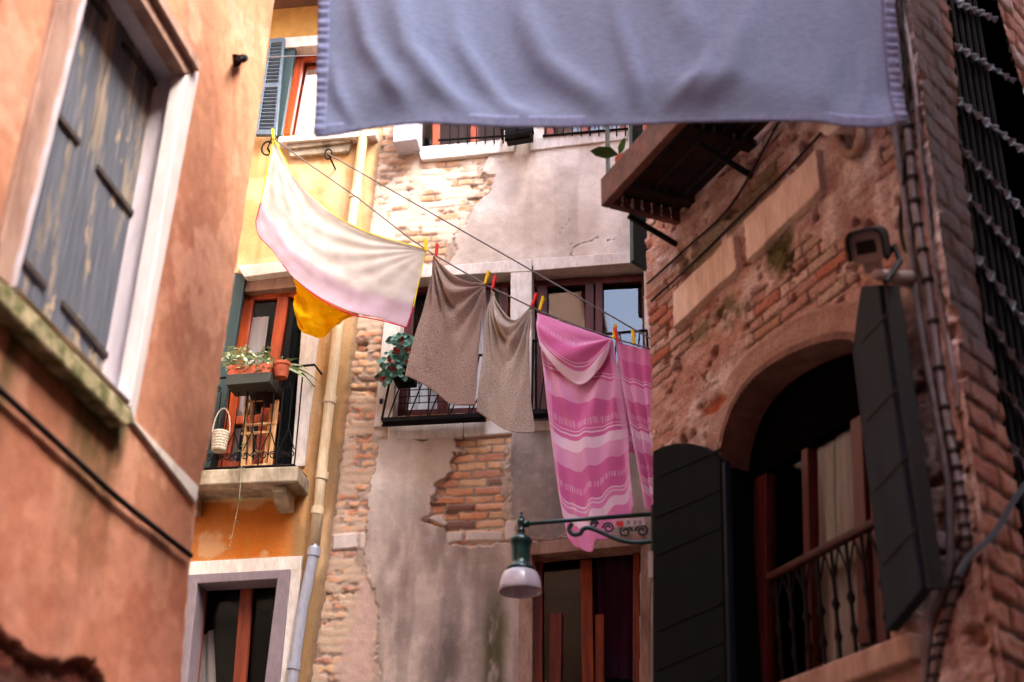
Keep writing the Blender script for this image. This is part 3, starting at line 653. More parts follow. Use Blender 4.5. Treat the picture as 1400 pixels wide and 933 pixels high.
qb(0, .12, 0, 1, .10, .04, LB, sq); qb(.86, 1, 0, 1, .10, .04, LB, sq); qb(.12, .86, 0, .05, .10, .04, LB, sq); qb(.12, .86, .95, 1, .10, .04, LB, sq); qb(.12, .86, .48, .52, .10, .04, LB, sq)
shl = mb.build('shutter', M['louvre'], oh, bevel=.003)
mb = MB()
for i in range(24):
    t = .06+i*.0375
    mb.prism([qp(LB, sq, .12, t, .098), qp(LB, sq, .86, t, .098), qp(LB, sq, .86, t+.006, .10), qp(LB, sq, .12, t+.006, .10)], [qp(LB, sq, .12, t+.03, .062), qp(LB, sq, .86, t+.03, .062), qp(LB, sq, .86, t+.036, .064), qp(LB, sq, .12, t+.036, .064)])
mb.build('slat', M['louvre'], shl)
mb = MB(); slab(mb, LB, [(390, 53), (404, 66), (398, 100), (384, 186), (377, 186)], .03, .05); mb.build('shutter', M['teal_dark'], oh, bevel=.003)
# --- balcony window
w2, u2 = window(LB, oh, Q['oW2'], frame_m=M['teal_dark'], room_d=2.2)
mb = MB()
FR = -.10
for a, b, w in (((341, 405), (302, 650), .085), ((388, 400), (352, 646), .095), ((424, 398), (396, 642), .05), ((336, 405), (424, 398), .075), ((318, 575), (405, 568), .07), ((305, 640), (400, 634), .10)): bar(mb, LB, a, b, w, FR, .05)
mb.build('sash', M['orange_wood'], w2, bevel=.005)
pane(LB, w2, u2, -.13, 'glass_dim')
drape(LB, w2, [(342, 434), (368, 433), (356, 520), (330, 521)], -.142, M['white_curtain'], .004, 3)
drape(LB, w2, [(325, 536), (346, 535), (337, 575), (316, 576)], -.142, M['white_curtain'], .004, 3)
drape(LB, w2, [(304, 588), (330, 586), (320, 650), (292, 652)], -.142, M['curtain'], .004, 3)  # lilac drape stands in for the reflection in the lower door pane
mb = MB(); slab(mb, LB, [(324, 363), (432, 354), (432, 366), (334, 379)], .06, .2); mb.build('lintel', M['stone'], oh, bevel=.006)
mb = MB(); slab(mb, LB, [(334, 379), (432, 368), (428, 390), (334, 399)], -.02, .1); mb.build('soffit', M['stone_pink'], oh)
mb = MB(); slab(mb, LB, [(418, 368), (440, 366), (435, 462), (416, 637), (398, 638)], .03, .2); mb.build('window_jamb', M['stone'], oh, bevel=.006)
mb = MB(); slab(mb, LB, [(320, 372), (336, 376), (306, 560), (285, 645), (270, 645)], .02, .05); mb.build('shutter', M['teal_dark'], oh, bevel=.003)
mb = MB()
for i in range(3):
    dx = i*7; slab(mb, LB, [(406+dx, 410), (412+dx, 409), (381+dx, 638), (374+dx, 638)], .03-.02*i, .05)
mb.build('shutter', M['green_dark'], oh, bevel=.003)
# stone balcony slab: underside seen from below
BZ = LB.H(412, 658, .30)[1]
ul, ur = LB.H(150, 670, .30)[0], LB.H(406, 658, .30)[0]
mb = MB(); slab_uz(mb, LB, [(ul, BZ), (ur, BZ), (ur, BZ+.125), (ul, BZ+.125)], .30, .32); bal = mb.build('balcony', M['stone_dirty'], oh, bevel=.012)
for x in (388, 262):
    mb = MB(); u = LB.H(x, 670, .12)[0]; prof = [(0, 0), (.24, 0), (.24, -.05), (.17, -.11), (.08, -.14), (0, -.14)]
    mb.prism([LB.P(u-.05, BZ-.002+z, n) for n, z in prof], [LB.P(u+.06, BZ-.002+z, n) for n, z in prof]); mb.build('corbel', M['stone_dirty'], bal, bevel=.01)
# iron railing with scrolls
mb = MB(); RN = .24; ct = BZ+.125; th = LB.H(400, 512, RN)[1]
ra, rb = LB.H(280, 640, RN)[0], LB.H(402, 640, RN)[0]
mb.tube([LB.P(ra-.3, th, RN), LB.P(rb, th, RN), LB.P(rb+.02, th, 0)], .010); mb.tube([LB.P(ra-.3, ct+.03, RN), LB.P(rb, ct+.03, RN), LB.P(rb+.02, ct+.03, .0)], .012)
k = 7
for i in range(k+1):
    u = ra-.3+(rb-ra+.3)*i/k; mb.tube([LB.P(u, ct, RN), LB.P(u, th, RN)], .006)
def scroll(mb, W, u, z, n, r, sgn=1, turns=1.6, th=.005):
    pts = []
    for i in range(26):
        a = i/25*turns*2*math.pi; q = r*(1-.75*i/25); pts.append(W.P(u+sgn*q*math.cos(a), z+q*math.sin(a), n))
    mb.tube(pts, th, 5)
for i in range(1, k):
    u = ra-.3+(rb-ra+.3)*(i+.5)/k
    scroll(mb, LB, u-.035, ct+.12, RN, .032, 1); scroll(mb, LB, u+.035, ct+.12, RN, .032, -1)
    mb.tube([LB.P(u-.06, ct+.16, RN), LB.P(u, ct+.33, RN), LB.P(u, th-.12, RN)], .0045); mb.tube([LB.P(u+.06, ct+.16, RN), LB.P(u, ct+.33, RN)], .0045)
    scroll(mb, LB, u-.03, th-.10, RN, .028, 1)
rod(mb, LB, [(398, 502), (430, 499), (440, 512)], .010, RN)
mb.build('railing', M['iron'], oh)
# --- low window with mauve frame
w3, u3 = window(LB, oh, Q['oW3'], frame_m=M['lav_paint'], depth=.25); pane(LB, w3, u3, -.2, 'glass_dim')
mb = MB(); slab(mb, LB, [(225, 770), (413, 760), (411, 779), (225, 789)], .035, .1); slab(mb, LB, [(396, 779), (412, 778), (388, 1040), (368, 1040)], .033, .1); mb.build('window_surround', M['stone'], oh, bevel=.005)
mb = MB(); slab(mb, LB, [(252, 786), (397, 778), (393, 791), (254, 799)], .05, .2); slab(mb, LB, [(379, 791), (397, 779), (372, 1040), (348, 1040)], .052, .2); slab(mb, LB, [(258, 786), (270, 794), (246, 1040), (234, 1040)], .051, .2); mb.build('frame', M['grey_frame'], w3, bevel=.008)
mb = MB()
for a, b, w in (((276, 800), (252, 1040), .07), ((337, 800), (318, 1040), .095), ((265, 798), (385, 792), .03)): bar(mb, LB, a, b, w, -.14, .05)
mb.build('sash', M['dim_wood'], w3, bevel=.006)
drape(LB, w3, [(275, 870), (292, 860), (300, 1040), (262, 1040)], -.34, M['grey_curtain'], .01, 2)

# ---- downpipe between the two houses
dp = thing('drainpipe', 'cream drainpipe turning to grey plastic lower down between ochre and grey houses', 'drainpipe', LB.P(-1.6, 0, .07))
pp = [(520, -60), (497, 185), (483, 290), (462, 451), (439, 651), (430, 748)]
mb = MB(); rod(mb, LB, pp, .042, .07, 12); mb.build('upper_pipe', M['cream_pipe'], dp, smooth=True)
mb = MB(); rod(mb, LB, [(430.2, 746), (429.4, 755), (413, 835), (401, 923), (390, 1000), (360, 1200)], .041, .071, 12); mb.build('lower_pipe', M['pvc'], dp, smooth=True)
for (x, y), k in (((486, 268), 'cream_pipe'), ((451, 548), 'cream_pipe'), ((440, 652), 'cream_pipe'), ((434, 700), 'cream_pipe'), ((429, 757), 'pvc'), ((402, 912), 'pvc')):
    mb = MB(); rod(mb, LB, [(x+.8, y-6), (x, y), (x-.8, y+4)], .050, .07, 12); mb.tube([LB.X(x, y, .07), LB.X(x, y, 0)], .012); mb.build('pipe_collar', M[k], dp)
# ================================================================== SALMON HOUSE (left, close)
sh_ = thing('salmon_house', 'salmon stucco house on the left with weathered closed shutters and mossy sill', 'house', WL.P(3.5, 0, 0))
SP = WL.poly
UE = 5.14
HL = 13.0
edge_px = [(383, -60), (375, 0), (349, 185), (334, 290), (322, 369), (303, 493), (287, 600), (271, 668), (260, 764), (252, 864), (247, 933), (235, 1060)]
edge_uz = SP(edge_px)
crumble = SP([(-120, 800), (0, 850), (36, 893), (71, 903), (110, 907), (128, 900), (143, 933), (190, 1100), (-120, 1100)])
sill_line = SP([(14, 395), (178, 566)])
def salmon_fn(U, Z):
    a = fbm(U*1.6, Z*1.6, 1, 5)
    base = mixc(C3(148, 94, 70), C3(174, 120, 92), sst(.35, .65, a))
    base = mixc(base, C3(200, 146, 108), sst(4.2, 5.8, Z+.5*(fbm(U*2, Z*2, 3)-.5))*.5)  # brighter light on the upper wall painted into the stucco
    st = sst(.5, .66, fbm(U*7+Z*2.5, Z*2.2, 5, 6)); base = mixc(base, C3(160, 98, 76), st*.4); pt = sst(.55, .62, fbm(U*5, Z*5, 6, 6)); base = mixc(base, C3(208, 158, 132), pt*.35); base = base*(.8+.4*fbm(U*30, Z*30, 8, 3))[..., None]
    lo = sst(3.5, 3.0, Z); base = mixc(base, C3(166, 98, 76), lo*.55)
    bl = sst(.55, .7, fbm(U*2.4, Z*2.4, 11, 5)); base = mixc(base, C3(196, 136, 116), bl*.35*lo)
    # moss running down from the sill
    zs = sill_line[0][1]-.05; dz = zs-Z
    ms = sst(-.01, .02, dz)*np.exp(-np.clip(dz, 0, 9)/(.06+.7*fbm(U*6, U*0, 13, 4)**2.5))*sst(4.40, 4.28, U)*sst(.25, .5, fbm(U*9, Z*5, 15)); base = mixc(base, C3(52, 52, 14), np.clip(ms*1.3, 0, 1)*.95)
    dz2 = SP([(120, 645)])[0][1]-Z; ms2 = sst(-.01, .02, dz2)*np.exp(-np.clip(dz2, 0, 9)/.09)*sst(.48, .62, fbm(U*8, U*0+2, 17, 3)); base = mixc(base, C3(62, 40, 22), np.clip(ms2, 0, 1)*.7)
    # stucco lost low on the left, brick and dark mortar behind
    Uw = U+.10*(fbm(U*7, Z*7, 19)-.5); Zw = Z+.14*(fbm(U*7, Z*7, 21)-.5)
    s = sd_poly(Uw, Zw, crumble); m = sst(-.004, .006, s)
    d, r1, r2, r3 = bricks(U, Z, .2, .07, 6); bk = sst(.003, .014, d+.006*(fbm(U*25, Z*25, 23)-.5))
    bc = mixc(C3(66, 40, 32), mixc(C3(110, 46, 30), C3(64, 32, 26), r1), bk)
    bc = mixc(bc, C3(70, 38, 30), sst(.35, .6, fbm(U*10, Z*10, 24, 4))*.8); bc = mixc(bc, C3(150, 128, 116), sst(.5, .62, fbm(U*9, Z*9, 25, 4))*sst(.08, .2, s))
    base = mixc(base, bc, m); rim = sst(.022, .0, np.abs(s))*.8; base = mixc(base, C3(104, 54, 38), rim)
    h = .006*(fbm(U*3, Z*3, 27)-.5)+.005*(fbm(U*22, Z*22, 29, 3)-.5)-.03*m+m*(.004*bk+.030*(fbm(U*13, Z*13, 31, 4)-.5))
    return h, base
Lwin = [(135, -97), (254, 103), (178, 556), (14, 392)]
ekeep = edge_uz+[(5.09, 1.5), (1.2, 1.5), (1.2, edge_uz[0][1])]
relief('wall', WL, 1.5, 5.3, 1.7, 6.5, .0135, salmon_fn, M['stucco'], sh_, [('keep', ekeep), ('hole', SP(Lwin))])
mb = MB()
for (u0, u1, z0, z1) in ((-7, 1.5, 0, HL), (1.5, 5.16, 6.42, HL), (1.5, 5.10, 0, 1.72)):
    mb.add([WL.P(u0, z0), WL.P(u1, z0), WL.P(u1, z1), WL.P(u0, z1)], [(0, 1, 2, 3)])
MB().add([WL.P(4.9, 0, -2.5), WL.P(11, 0, -2.5), WL.P(11, HL, -2.5), WL.P(4.9, HL, -2.5)], [(0, 1, 2, 3)]).build('sky_block_wing', M['cream'], sh_)  # unseen wall added to block sky light from the left
eu = [edge_uz[-1][0]]+[p[0] for p in reversed(edge_uz)]+[5.22]; ez = [0]+[p[1] for p in reversed(edge_uz)]+[HL]
for i in range(len(eu)-1):
    mb.add([WL.P(eu[i], ez[i]), WL.P(eu[i+1], ez[i+1]), WL.P(eu[i+1]+.3, ez[i+1], -4), WL.P(eu[i]+.3, ez[i], -4)], [(0, 1, 2, 3)])
mb.build('plain_wall', M['salmon'], sh_)
MB().prism([WL.P(-7, HL, .3), WL.P(5.4, HL, .3), WL.P(5.4, HL, -4), WL.P(-7, HL, -4)], [WL.P(-7, HL+.15, .3), WL.P(5.4, HL+.15, .3), WL.P(5.4, HL+1, -4), WL.P(-7, HL+1, -4)]).build('roof', M['tile'], sh_)
wl = reveal(MB(), WL, SP(Lwin), .02, -.17).build('window', M['lav_paint'], sh_)
mb = MB(); slab(mb, WL, [(254, 103), (273, 98), (184, 577), (178, 556)], .022, .06); mb.build('jamb', M['white_paint'], wl, bevel=.004)
mb = MB(); slab(mb, WL, [(113, -140), (135, -97), (14, 392), (-8, 372)], .022, .06); mb.build('jamb', M['stone_pink'], wl, bevel=.004)
mb = MB(); slab(mb, WL, [(135, -97), (139, -125), (273, 97), (254, 102)], .024, .06); slab(mb, WL, [(141, -130), (145, -148), (276, 88), (272, 97)], .05, .08); mb.build('lintel', M['stone_pink'], wl, bevel=.004)
mb = MB(); slab(mb, WL, [(-16, 372), (14, 391), (180, 560), (186, 580), (172, 584), (-16, 398)], .06, .2); mb.build('sill', M['mossy_stone'], wl, bevel=.012)
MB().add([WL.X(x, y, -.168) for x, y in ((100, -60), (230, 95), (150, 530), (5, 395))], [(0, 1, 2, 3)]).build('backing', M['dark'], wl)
SN = -.13
s1 = SP([(123, -48), (164.0, 15), (65.6, 436), (18, 385)], SN); s2 = SP([(165, 16.5), (223, 106), (143, 519), (66.8, 437)], SN)
for uz, hs in ((s1, [((77, 151), (111, 196)), ((26, 345), (65, 393)), ((129, 0), (148, 26))]), (s2, [((170, 60), (222, 125)), ((135, 228), (186, 296)), ((87, 414), (150, 489))])):
    mb = MB(); k = 4
    for i in range(k):
        a, b = i/k+.004, (i+1)/k-.004; n = SN+random.uniform(-.003, .003)
        mb.prism([qp(WL, uz, a, 0, n), qp(WL, uz, b, 0, n), qp(WL, uz, b, 1, n), qp(WL, uz, a, 1, n)], [qp(WL, uz, a, 0, n-.03), qp(WL, uz, b, 0, n-.03), qp(WL, uz, b, 1, n-.03), qp(WL, uz, a, 1, n-.03)])
    so = mb.build('shutter', M['peel'], sh_, bevel=.003)
    for a, b in hs:
        mb = MB(); bar(mb, WL, a, b, .025, SN+.012, .012); mb.build('strap_hinge', M['strap'], so, bevel=.003)
mb = MB(); slab(mb, WL, [(179, 572), (188, 578), (272, 666), (269, 688)], .018, .06); mb.build('string_course', M['stone'], sh_, bevel=.004)
# cable clipped along the salmon wall
tag(rod(MB(), WL, [(-60, 470), (0, 534), (69, 597), (143, 665), (178, 695), (220, 728), (261, 760)], .011, .02).build('cable', M['cable']), 'dark cable running under the mossy sill across the salmon wall', 'cable')
# iron eye and turnbuckle that hold the high clothesline
hk = thing('wall_hook', 'rusty iron hook holding a clothesline on the salmon wall', 'hook', WL.X(322, 84, 0))
mb = MB(); mb.tube([WL.X(323, 83, -.02), WL.X(323, 83, .05), WL.X(327, 80, .07)], .010); mb.tube([WL.X(322, 83, .0), WL.X(322, 83, .012)], .03, 10); mb.build('eye', M['dark_wood'], hk)
hp0 = WL.X(327, 80, .07); hp1 = WL.X(335, 81, .07)+Vector((.1, 0, 0))
bt = WB.X(430, 76, .9)
d_ = (bt-hp0).normalized()
MB().tube([hp0, hp0+d_*.10, hp0+d_*.11, hp0+d_*.21, hp0+d_*.22], [.006, .006, .019, .019, .006]).build('turnbuckle', M['iron'], hk)
tag(MB().tube([hp0+d_*.2, bt, WB.X(470, 75, 0)], .004).build('clothesline', M['line']), 'thin clothesline leaving the hook on the salmon wall', 'clothesline')

# ================================================================== OLD BRICK HOUSE (right)
bh = thing('brick_house', 'old brick house on the right with arched window and peeling render', 'house', WA.P(4.8, 0, 0))
AP = WA.poly
uL, uR, zS = AP([(990, 620)])[0][0], 4.12, 4.13
zAp = 4.405
def arch_pts(u0, u1, z0, za, k=20):
    c = (u0+u1)/2; w = (u0-u1)/2; s = za-z0; r = (w*w+s*s)/(2*s); out = []
    th = math.asin(w/r)
    for i in range(k+1):
        a = th-2*th*i/k; out.append((c+r*math.sin(a), za-r+r*math.cos(a)))
    return out
arch = [(5.21, 4.08), (5.19, 4.15), (5.14, 4.235), (5.07, 4.305), (4.99, 4.35), (4.87, 4.378), (4.74, 4.383), (4.6, 4.37), (4.46, 4.345), (4.35, 4.318), (4.24, 4.28), (4.17, 4.245), (4.12, 4.19)]
open_uz = arch+[(uR, 2.92), (uL, 2.92)]
plq = [AP([(1030, 306), (1129, 209), (1135, 263), (1033, 361)]), AP([(932, 404), (1015, 324), (1019, 371), (933, 452)])]
mossA = AP([(1045, 330), (1070, 300), (1090, 310), (1088, 355), (1070, 385), (1050, 372)])
mossB = AP([(935, 470), (960, 440), (1015, 395), (1030, 420), (1010, 450), (960, 470)])
mossC = AP([(930, 350), (955, 330), (1065, 215), (1075, 245), (1010, 320), (940, 395)])
hole1 = AP([(958, 560), (990, 538), (1002, 545), (985, 566), (962, 572)])
def brick_fn(U, Z):
    er = fbm(U*16, Z*16, 3, 4); wx = .03*(fbm(U*8, Z*8, 1)-.5); wz = .022*(fbm(U*3, Z*3, 2)-.5)+.008*(fbm(U*20, Z*20, 4)-.5)
    d, r1, r2, r3 = bricks(U+wx, Z+wz, .215, .060, 9)
    bk = sst(.004, .009, d+.009*(er-.5))
    bc = mixc(C3(188, 140, 128), C3(226, 198, 186), r1); bc = mixc(bc, C3(190, 92, 58), (r2 > .86)*.7); bc = mixc(bc, C3(186, 160, 140), (r3 > .8)*.6)
    mo = mixc(C3(150, 116, 98), C3(112, 82, 70), fbm(U*12, Z*12, 5))
    col = mixc(mo, bc, bk); h = bk*.010*(.5+.7*r2)+.010*(er-.5)+.010*(fbm(U*45, Z*45, 6, 3)-.5)
    # thick lime render that clings on in sheets
    f = fbm(U*2.1+.3*fbm(U*6, Z*6, 7), Z*2.6, 11, 5)
    strip = sst(5.45, 5.65, U)            # far end keeps its brick showing
    near = sst(4.35, 4.05, U)
    mask = sst(.455, .475, f+.05*(fbm(U*14, Z*14, 12, 4)-.5)+.12*near-.10*strip+.05*sst(5.0, 5.2, Z)); lump = fbm(U*9, Z*14, 13, 6)
    rc = mixc(C3(190, 154, 146), C3(236, 216, 208), sst(.3, .7, lump)); rc = mixc(rc, C3(188, 128, 104), sst(.5, .65, fbm(U*3, Z*3, 15, 4))*.6)
    vs = sst(.45, .65, fbm(U*22, Z*1.6, 17, 4)); rc = mixc(rc, C3(150, 88, 74), vs*.45*near)
    col = mixc(col, rc, mask*.9); h = h*(1-mask*.75)+mask*(.016+.018*(lump-.5)+.014*(fbm(U*35, Z*35, 19, 3)-.5))
    # chips and holes
    ch = sst(.66, .72, fbm(U*9, Z*12, 21, 4)); h -= .03*ch; col = mixc(col, C3(132, 76, 56), ch*.6)
    # ring of render round the arch
    c = ((uL+uR)/2); 
    ring = sst(-.02, .02, .16+.05*(fbm(U*6, Z*6, 23)-.5)-np.abs(sd_poly(U, Z, open_uz))); col = mixc(col, mixc(C3(158, 118, 104), C3(186, 150, 134), fbm(U*8, Z*8, 25)), ring*.8); h = h*(1-ring)+ring*(.03+.015*(fbm(U*12, Z*12, 27)-.5))
    for p, k in ((mossA, .95), (mossB, .75), (mossC, .7)):
        s = sst(-.02, .05, sd_poly(U+.08*(er-.5), Z+.08*(fbm(U*10, Z*10, 31)-.5), p))*sst(.2, .45, fbm(U*14, Z*9, 33)); col = mixc(col, C3(92, 86, 42), s*k)
    s = sst(-.01, .02, sd_poly(U, Z, hole1)); col = mixc(col, C3(178, 84, 46), s*.9); h -= .02*s
    band = sst(.02, 0, np.abs(Z-5.28))*sst(4.3, 4.5, U); h += .012*band
    return h, col
cA0, cA1 = WA.H(1250, 0), WA.H(1345, 860)      # near corner
UC = 3.63
relief('wall', WA, UC-.045, 5.86, 2.35, 6.6, .0078, brick_fn, M['rough_wall'], bh, [('hole', open_uz)])
mb = MB()
HB = 11.0
for (u0, u1, z0, z1) in ((UC, 5.86, 0, 2.36), (UC, 5.86, 6.58, HB)):
    mb.add([WA.P(u0, z0, 0), WA.P(u1, z0, 0), WA.P(u1, z1, 0), WA.P(u0, z1, 0)], [(0, 1, 2, 3)])
cor = WA.P(5.86, 0, 0); sdir = Vector((math.sin(R(12)), math.cos(R(12)), 0))
mb.add([cor, cor+sdir*4.5, cor+sdir*4.5+Vector((0, 0, HB)), cor+Vector((0, 0, HB))], [(0, 1, 2, 3)])
mb.build('plain_wall', M['brick_plain'], bh)
# arched window: thick render soffit, sash, curtains, balustrade, sill
soff = [WA.P(u, z, .02) for u, z in open_uz]; 
inn = [WA.P(u, z-.012, -.19) for u, z in open_uz]
mb = MB()
for i in range(len(arch)-1): mb.add([soff[i], soff[i+1], inn[i+1], inn[i]], [(0, 1, 2, 3)])
wa = mb.build('arched_window', M['arch_stone'], bh)
mb = MB()
for i in range(len(arch)-1, len(soff)): j = (i+1) % len(soff); mb.add([soff[i], soff[j], inn[j], inn[i]], [(0, 1, 2, 3)])
mb.build('jamb_lining', M['green_dark'], wa)
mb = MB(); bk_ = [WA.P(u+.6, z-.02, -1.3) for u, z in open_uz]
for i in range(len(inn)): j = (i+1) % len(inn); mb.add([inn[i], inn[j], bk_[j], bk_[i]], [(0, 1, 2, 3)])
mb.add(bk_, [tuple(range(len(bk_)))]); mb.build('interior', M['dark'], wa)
ring_o = []
for i, (u, z) in enumerate(arch):
    (x0, y0), (x1, y1) = arch[max(i-1, 0)], arch[min(i+1, len(arch)-1)]; d_ = Vector((x1-x0, y1-y0)).normalized(); q = Vector((-d_.y, d_.x)); q = q if q.y > 0 or q.x > .9 else -q
    ring_o.append((u+q.x*.03, z+q.y*.03))
mb = MB()
for i in range(len(arch)-1):
    f = [arch[i], arch[i+1], ring_o[i+1], ring_o[i]]
    mb.prism([WA.P(u, z, .034) for u, z in f], [WA.P(u, z, -.05) for u, z in f])
mb.build('arch_ring', M['arch_stone'], wa)
AN = -.13
mb = MB(); slab_uz(mb, WA, [(u, z-.02) for u, z in arch]+[(uR, 4.02), (uL, 4.02)], AN+.005, .05); mb.build('arch_shade_board', M['void'], wa)  # near-black board standing in for the darkness at the top of the arch
mb = MB()
for a, b, w in (((1038, 600), (1038, 960), .10), ((1166, 480), (1182, 880), .08), ((1186, 480), (1206, 880), .07), ((1098, 560), (1106, 920), .05)): bar(mb, WA, a, b, w, AN, .06)
mb.build('sash', M['red_wood'], wa, bevel=.006)
aa = [(u, z-.04) for u, z in arch]
MB().add([WA.P(u, z, AN-.03) for u, z in aa+[(uR, 2.92), (uL, 2.92)]], [tuple(range(len(aa)+2))]).build('pane', M['glass_dim'], wa)
drape(WA, wa, [(1112, 560), (1138, 545), (1148, 940), (1118, 950)], AN-.07, M['grey_curtain'], .018, 3); drape(WA, wa, [(1144, 540), (1162, 530), (1176, 920), (1152, 935)], AN-.07, M['grey_curtain'], .016, 2)
BN = -.05
mb = MB(); bar(mb, WA, (1046, 790), (1202, 708), .034, BN+.02, .04); rl = mb.build('handrail', M['rail_wood'], wa, bevel=.01)
mb = MB(); ca, cb = WA.H(1060, 782, BN), WA.H(1198, 712, BN)
for i in range(8):
    u = ca[0]+(cb[0]-ca[0])*i/7; z1 = ca[1]-.02; z0 = 2.95; c = WA.P(u, 0, BN)
    pr = [(.008, z0), (.008, z0+.14), (.016, z0+.17), (.008, z0+.2), (.008, z0+.27), (.019, z0+.30), (.008, z0+.33), (.008, z1)]
    mb.lathe(c, pr, 8)
    for q in (1, -1):
        mb.tube([WA.P(u+q*.0, z1-.14, BN), WA.P(u+q*.03, z1-.06, BN), WA.P(u+q*.055, z1, BN)], .005)
mb.tube([WA.P(uL, 2.99, BN), WA.P(uR, 2.99, BN)], .009)
mb.build('balustrade', M['iron'], wa, smooth=True)
mb = MB(); zt = WA.H(1222, 874, .06)[1]
slab_uz(mb, WA, [(uL+.12, zt-.10), (uR-.16, zt-.10), (uR-.16, zt), (uL+.12, zt)], .08, .5); mb.build('sill', M['stone_pink'], wa, bevel=.012)
# far leaf of the window's plank shutters, arched top
n0 = .05
lf = WA.poly([(896, 960), (896, 618), (910, 611), (928, 607), (945, 607), (962, 611), (976, 619), (988, 630), (997, 960)], .07)
mb = MB(); slab_uz(mb, WA, lf, .085, .04); sl = mb.build('shutter', M['green_dark'], bh, bevel=.004)
mb = MB()
for y0, y1 in ((652, 603), (706, 658), (758, 712), (862, 820), (916, 878), (960, 930)): mb = MB(); bar(mb, WA, (898, y0), (986, y0-38), .010, .089, .006); mb.build('batten', M['green_dark'], sl)
mb = MB(); bar(mb, WA, (989, 632), (997, 960), .025, .10, .03); mb.build('edge_strip', M['blue_grey'], sl)
# near leaf, swung out past the reveal towards the alley
hz = AP([(1190, 385)])[0]
hb_ = WA.P(uR-.02, 0, .05)
sd2 = Vector((math.sin(R(178.3)), math.cos(R(178.3)), 0))
S2 = Wall((hb_.x, hb_.y), u=(sd2.x, sd2.y))
q4 = S2.poly([(1183, 386), (1209, 388), (1268, 806), (1219, 864)])
# planked leaf: arched shoulder towards the window, straight free edge
q4 = S2.poly([(1172, 482), (1178, 430), (1184, 392), (1208, 390), (1232, 570), (1268, 806), (1219, 864)])
mb = MB(); slab_uz(mb, S2, q4, .02, .045); sr = mb.build('shutter', M['blue_grey'], bh, bevel=.005)
mb = MB()
for p, q in (((1177, 468), (1214, 428)), ((1184, 575), (1228, 528)), ((1194, 672), (1240, 622)), ((1206, 772), (1254, 720))): mb = MB(); bar(mb, S2, p, q, .008, .024, .006); mb.build('batten', M['iron'], sr)
mb = MB(); bar(mb, S2, (1210, 392), (1270, 806), .022, .022, .05); mb.build('edge_strip', M['iron'], sr)
# stone plaques
for p0 in plq:
    p = []
    for i in range(4):
        (x0, y0), (x1, y1) = p0[i], p0[(i+1) % 4]
        for j in range(9): t = j/9; p.append((x0+(x1-x0)*t+random.gauss(0, .004), y0+(y1-y0)*t+random.gauss(0, .004)))
    mb = MB(); slab_uz(mb, WA, p, .055, .08); mb.build('stone_plaque', M['plaque'], bh, bevel=.008)
mb = MB(); slab(mb, WA, [(1117, 178), (1135, 160), (1150, 165), (1146, 176), (1128, 186)], .10, .12); mb.build('stone_block', M['stone'], bh, bevel=.01)
# hanging wooden balcony: underside seen from below
uz0 = WA.H(926, 313); zb = uz0[1]
def onz(px, py, z):
    d = ray(px, py); return CAM+d*((z-CAM.z)/d.z)
A_w, A_o = WA.P(uz0[0], zb, 0), onz(824, 280, zb)
out = (A_o-A_w); out_n = out.dot(WA.n); far_u = (A_o-WA.O).dot(WA.u)
B_w_u = uz0[0]-1.9
mb = MB(); pr_ = []
hF = .17
fu = (uz0[0]+far_u)/2
# fascia boards front and ends
def ab(u0, u1, n0, n1, z0, z1): 
    mb.prism([WA.P(u0, z0, n1), WA.P(u1, z0, n1), WA.P(u1, z1, n1), WA.P(u0, z1, n1)], [WA.P(u0, z0, n0), WA.P(u1, z0, n0), WA.P(u1, z1, n0), WA.P(u0, z1, n0)])
mb = MB(); ab(B_w_u, fu, out_n-.045, out_n, zb-.0, zb+hF); ab(fu-.045, fu, 0, out_n-.046, zb, zb+hF); ab(B_w_u, B_w_u+.045, 0, out_n-.046, zb, zb+hF)
bal2 = mb.build('balcony', M['brown_wood'], bh, bevel=.006)
mb = MB(); kk = 7
for i in range(kk):
    a = .02+(out_n-.07)*i/kk; ab(B_w_u+.046, fu-.046, a+.003, a+(out_n-.07)/kk-.003, zb+.07+random.uniform(-.004, .004), zb+.10)
mb.build('deck_boards', M['dark_wood'], bal2)
mb = MB()
for t in (.06, .38, .70, .97):
    mb = MB(); u = fu-.06-(fu-B_w_u-.12)*t; ab(u-.035, u+.035, .0, out_n-.047, zb+.0+.03, zb+.069); mb.build('joist', M['dark_wood'], bal2, bevel=.004)
mb = MB()
for t in (.0, .55):
    u = uz0[0]-.02-1.3*t; mb = MB(); mb.tube([WA.P(u, zb-.01, .30), WA.P(u, zb-.12, .0)], .016); mb.build('bracket', M['iron'], bal2)
mb = MB()
for u in (fu-.03, fu-.7, fu-1.3, B_w_u+.05): mb.tube([WA.P(u, zb+hF, out_n-.03), WA.P(u, zb+1.15, out_n-.03)], .012)
mb.tube([WA.P(fu-.03, zb+1.15, out_n-.03), WA.P(B_w_u, zb+1.15, out_n-.03)], .015); mb.tube([WA.P(fu-.03, zb+1.15, out_n-.03), WA.P(fu-.03, zb+1.15, 0)], .015)
mb.build('railing', M['teal_dark'], bal2)
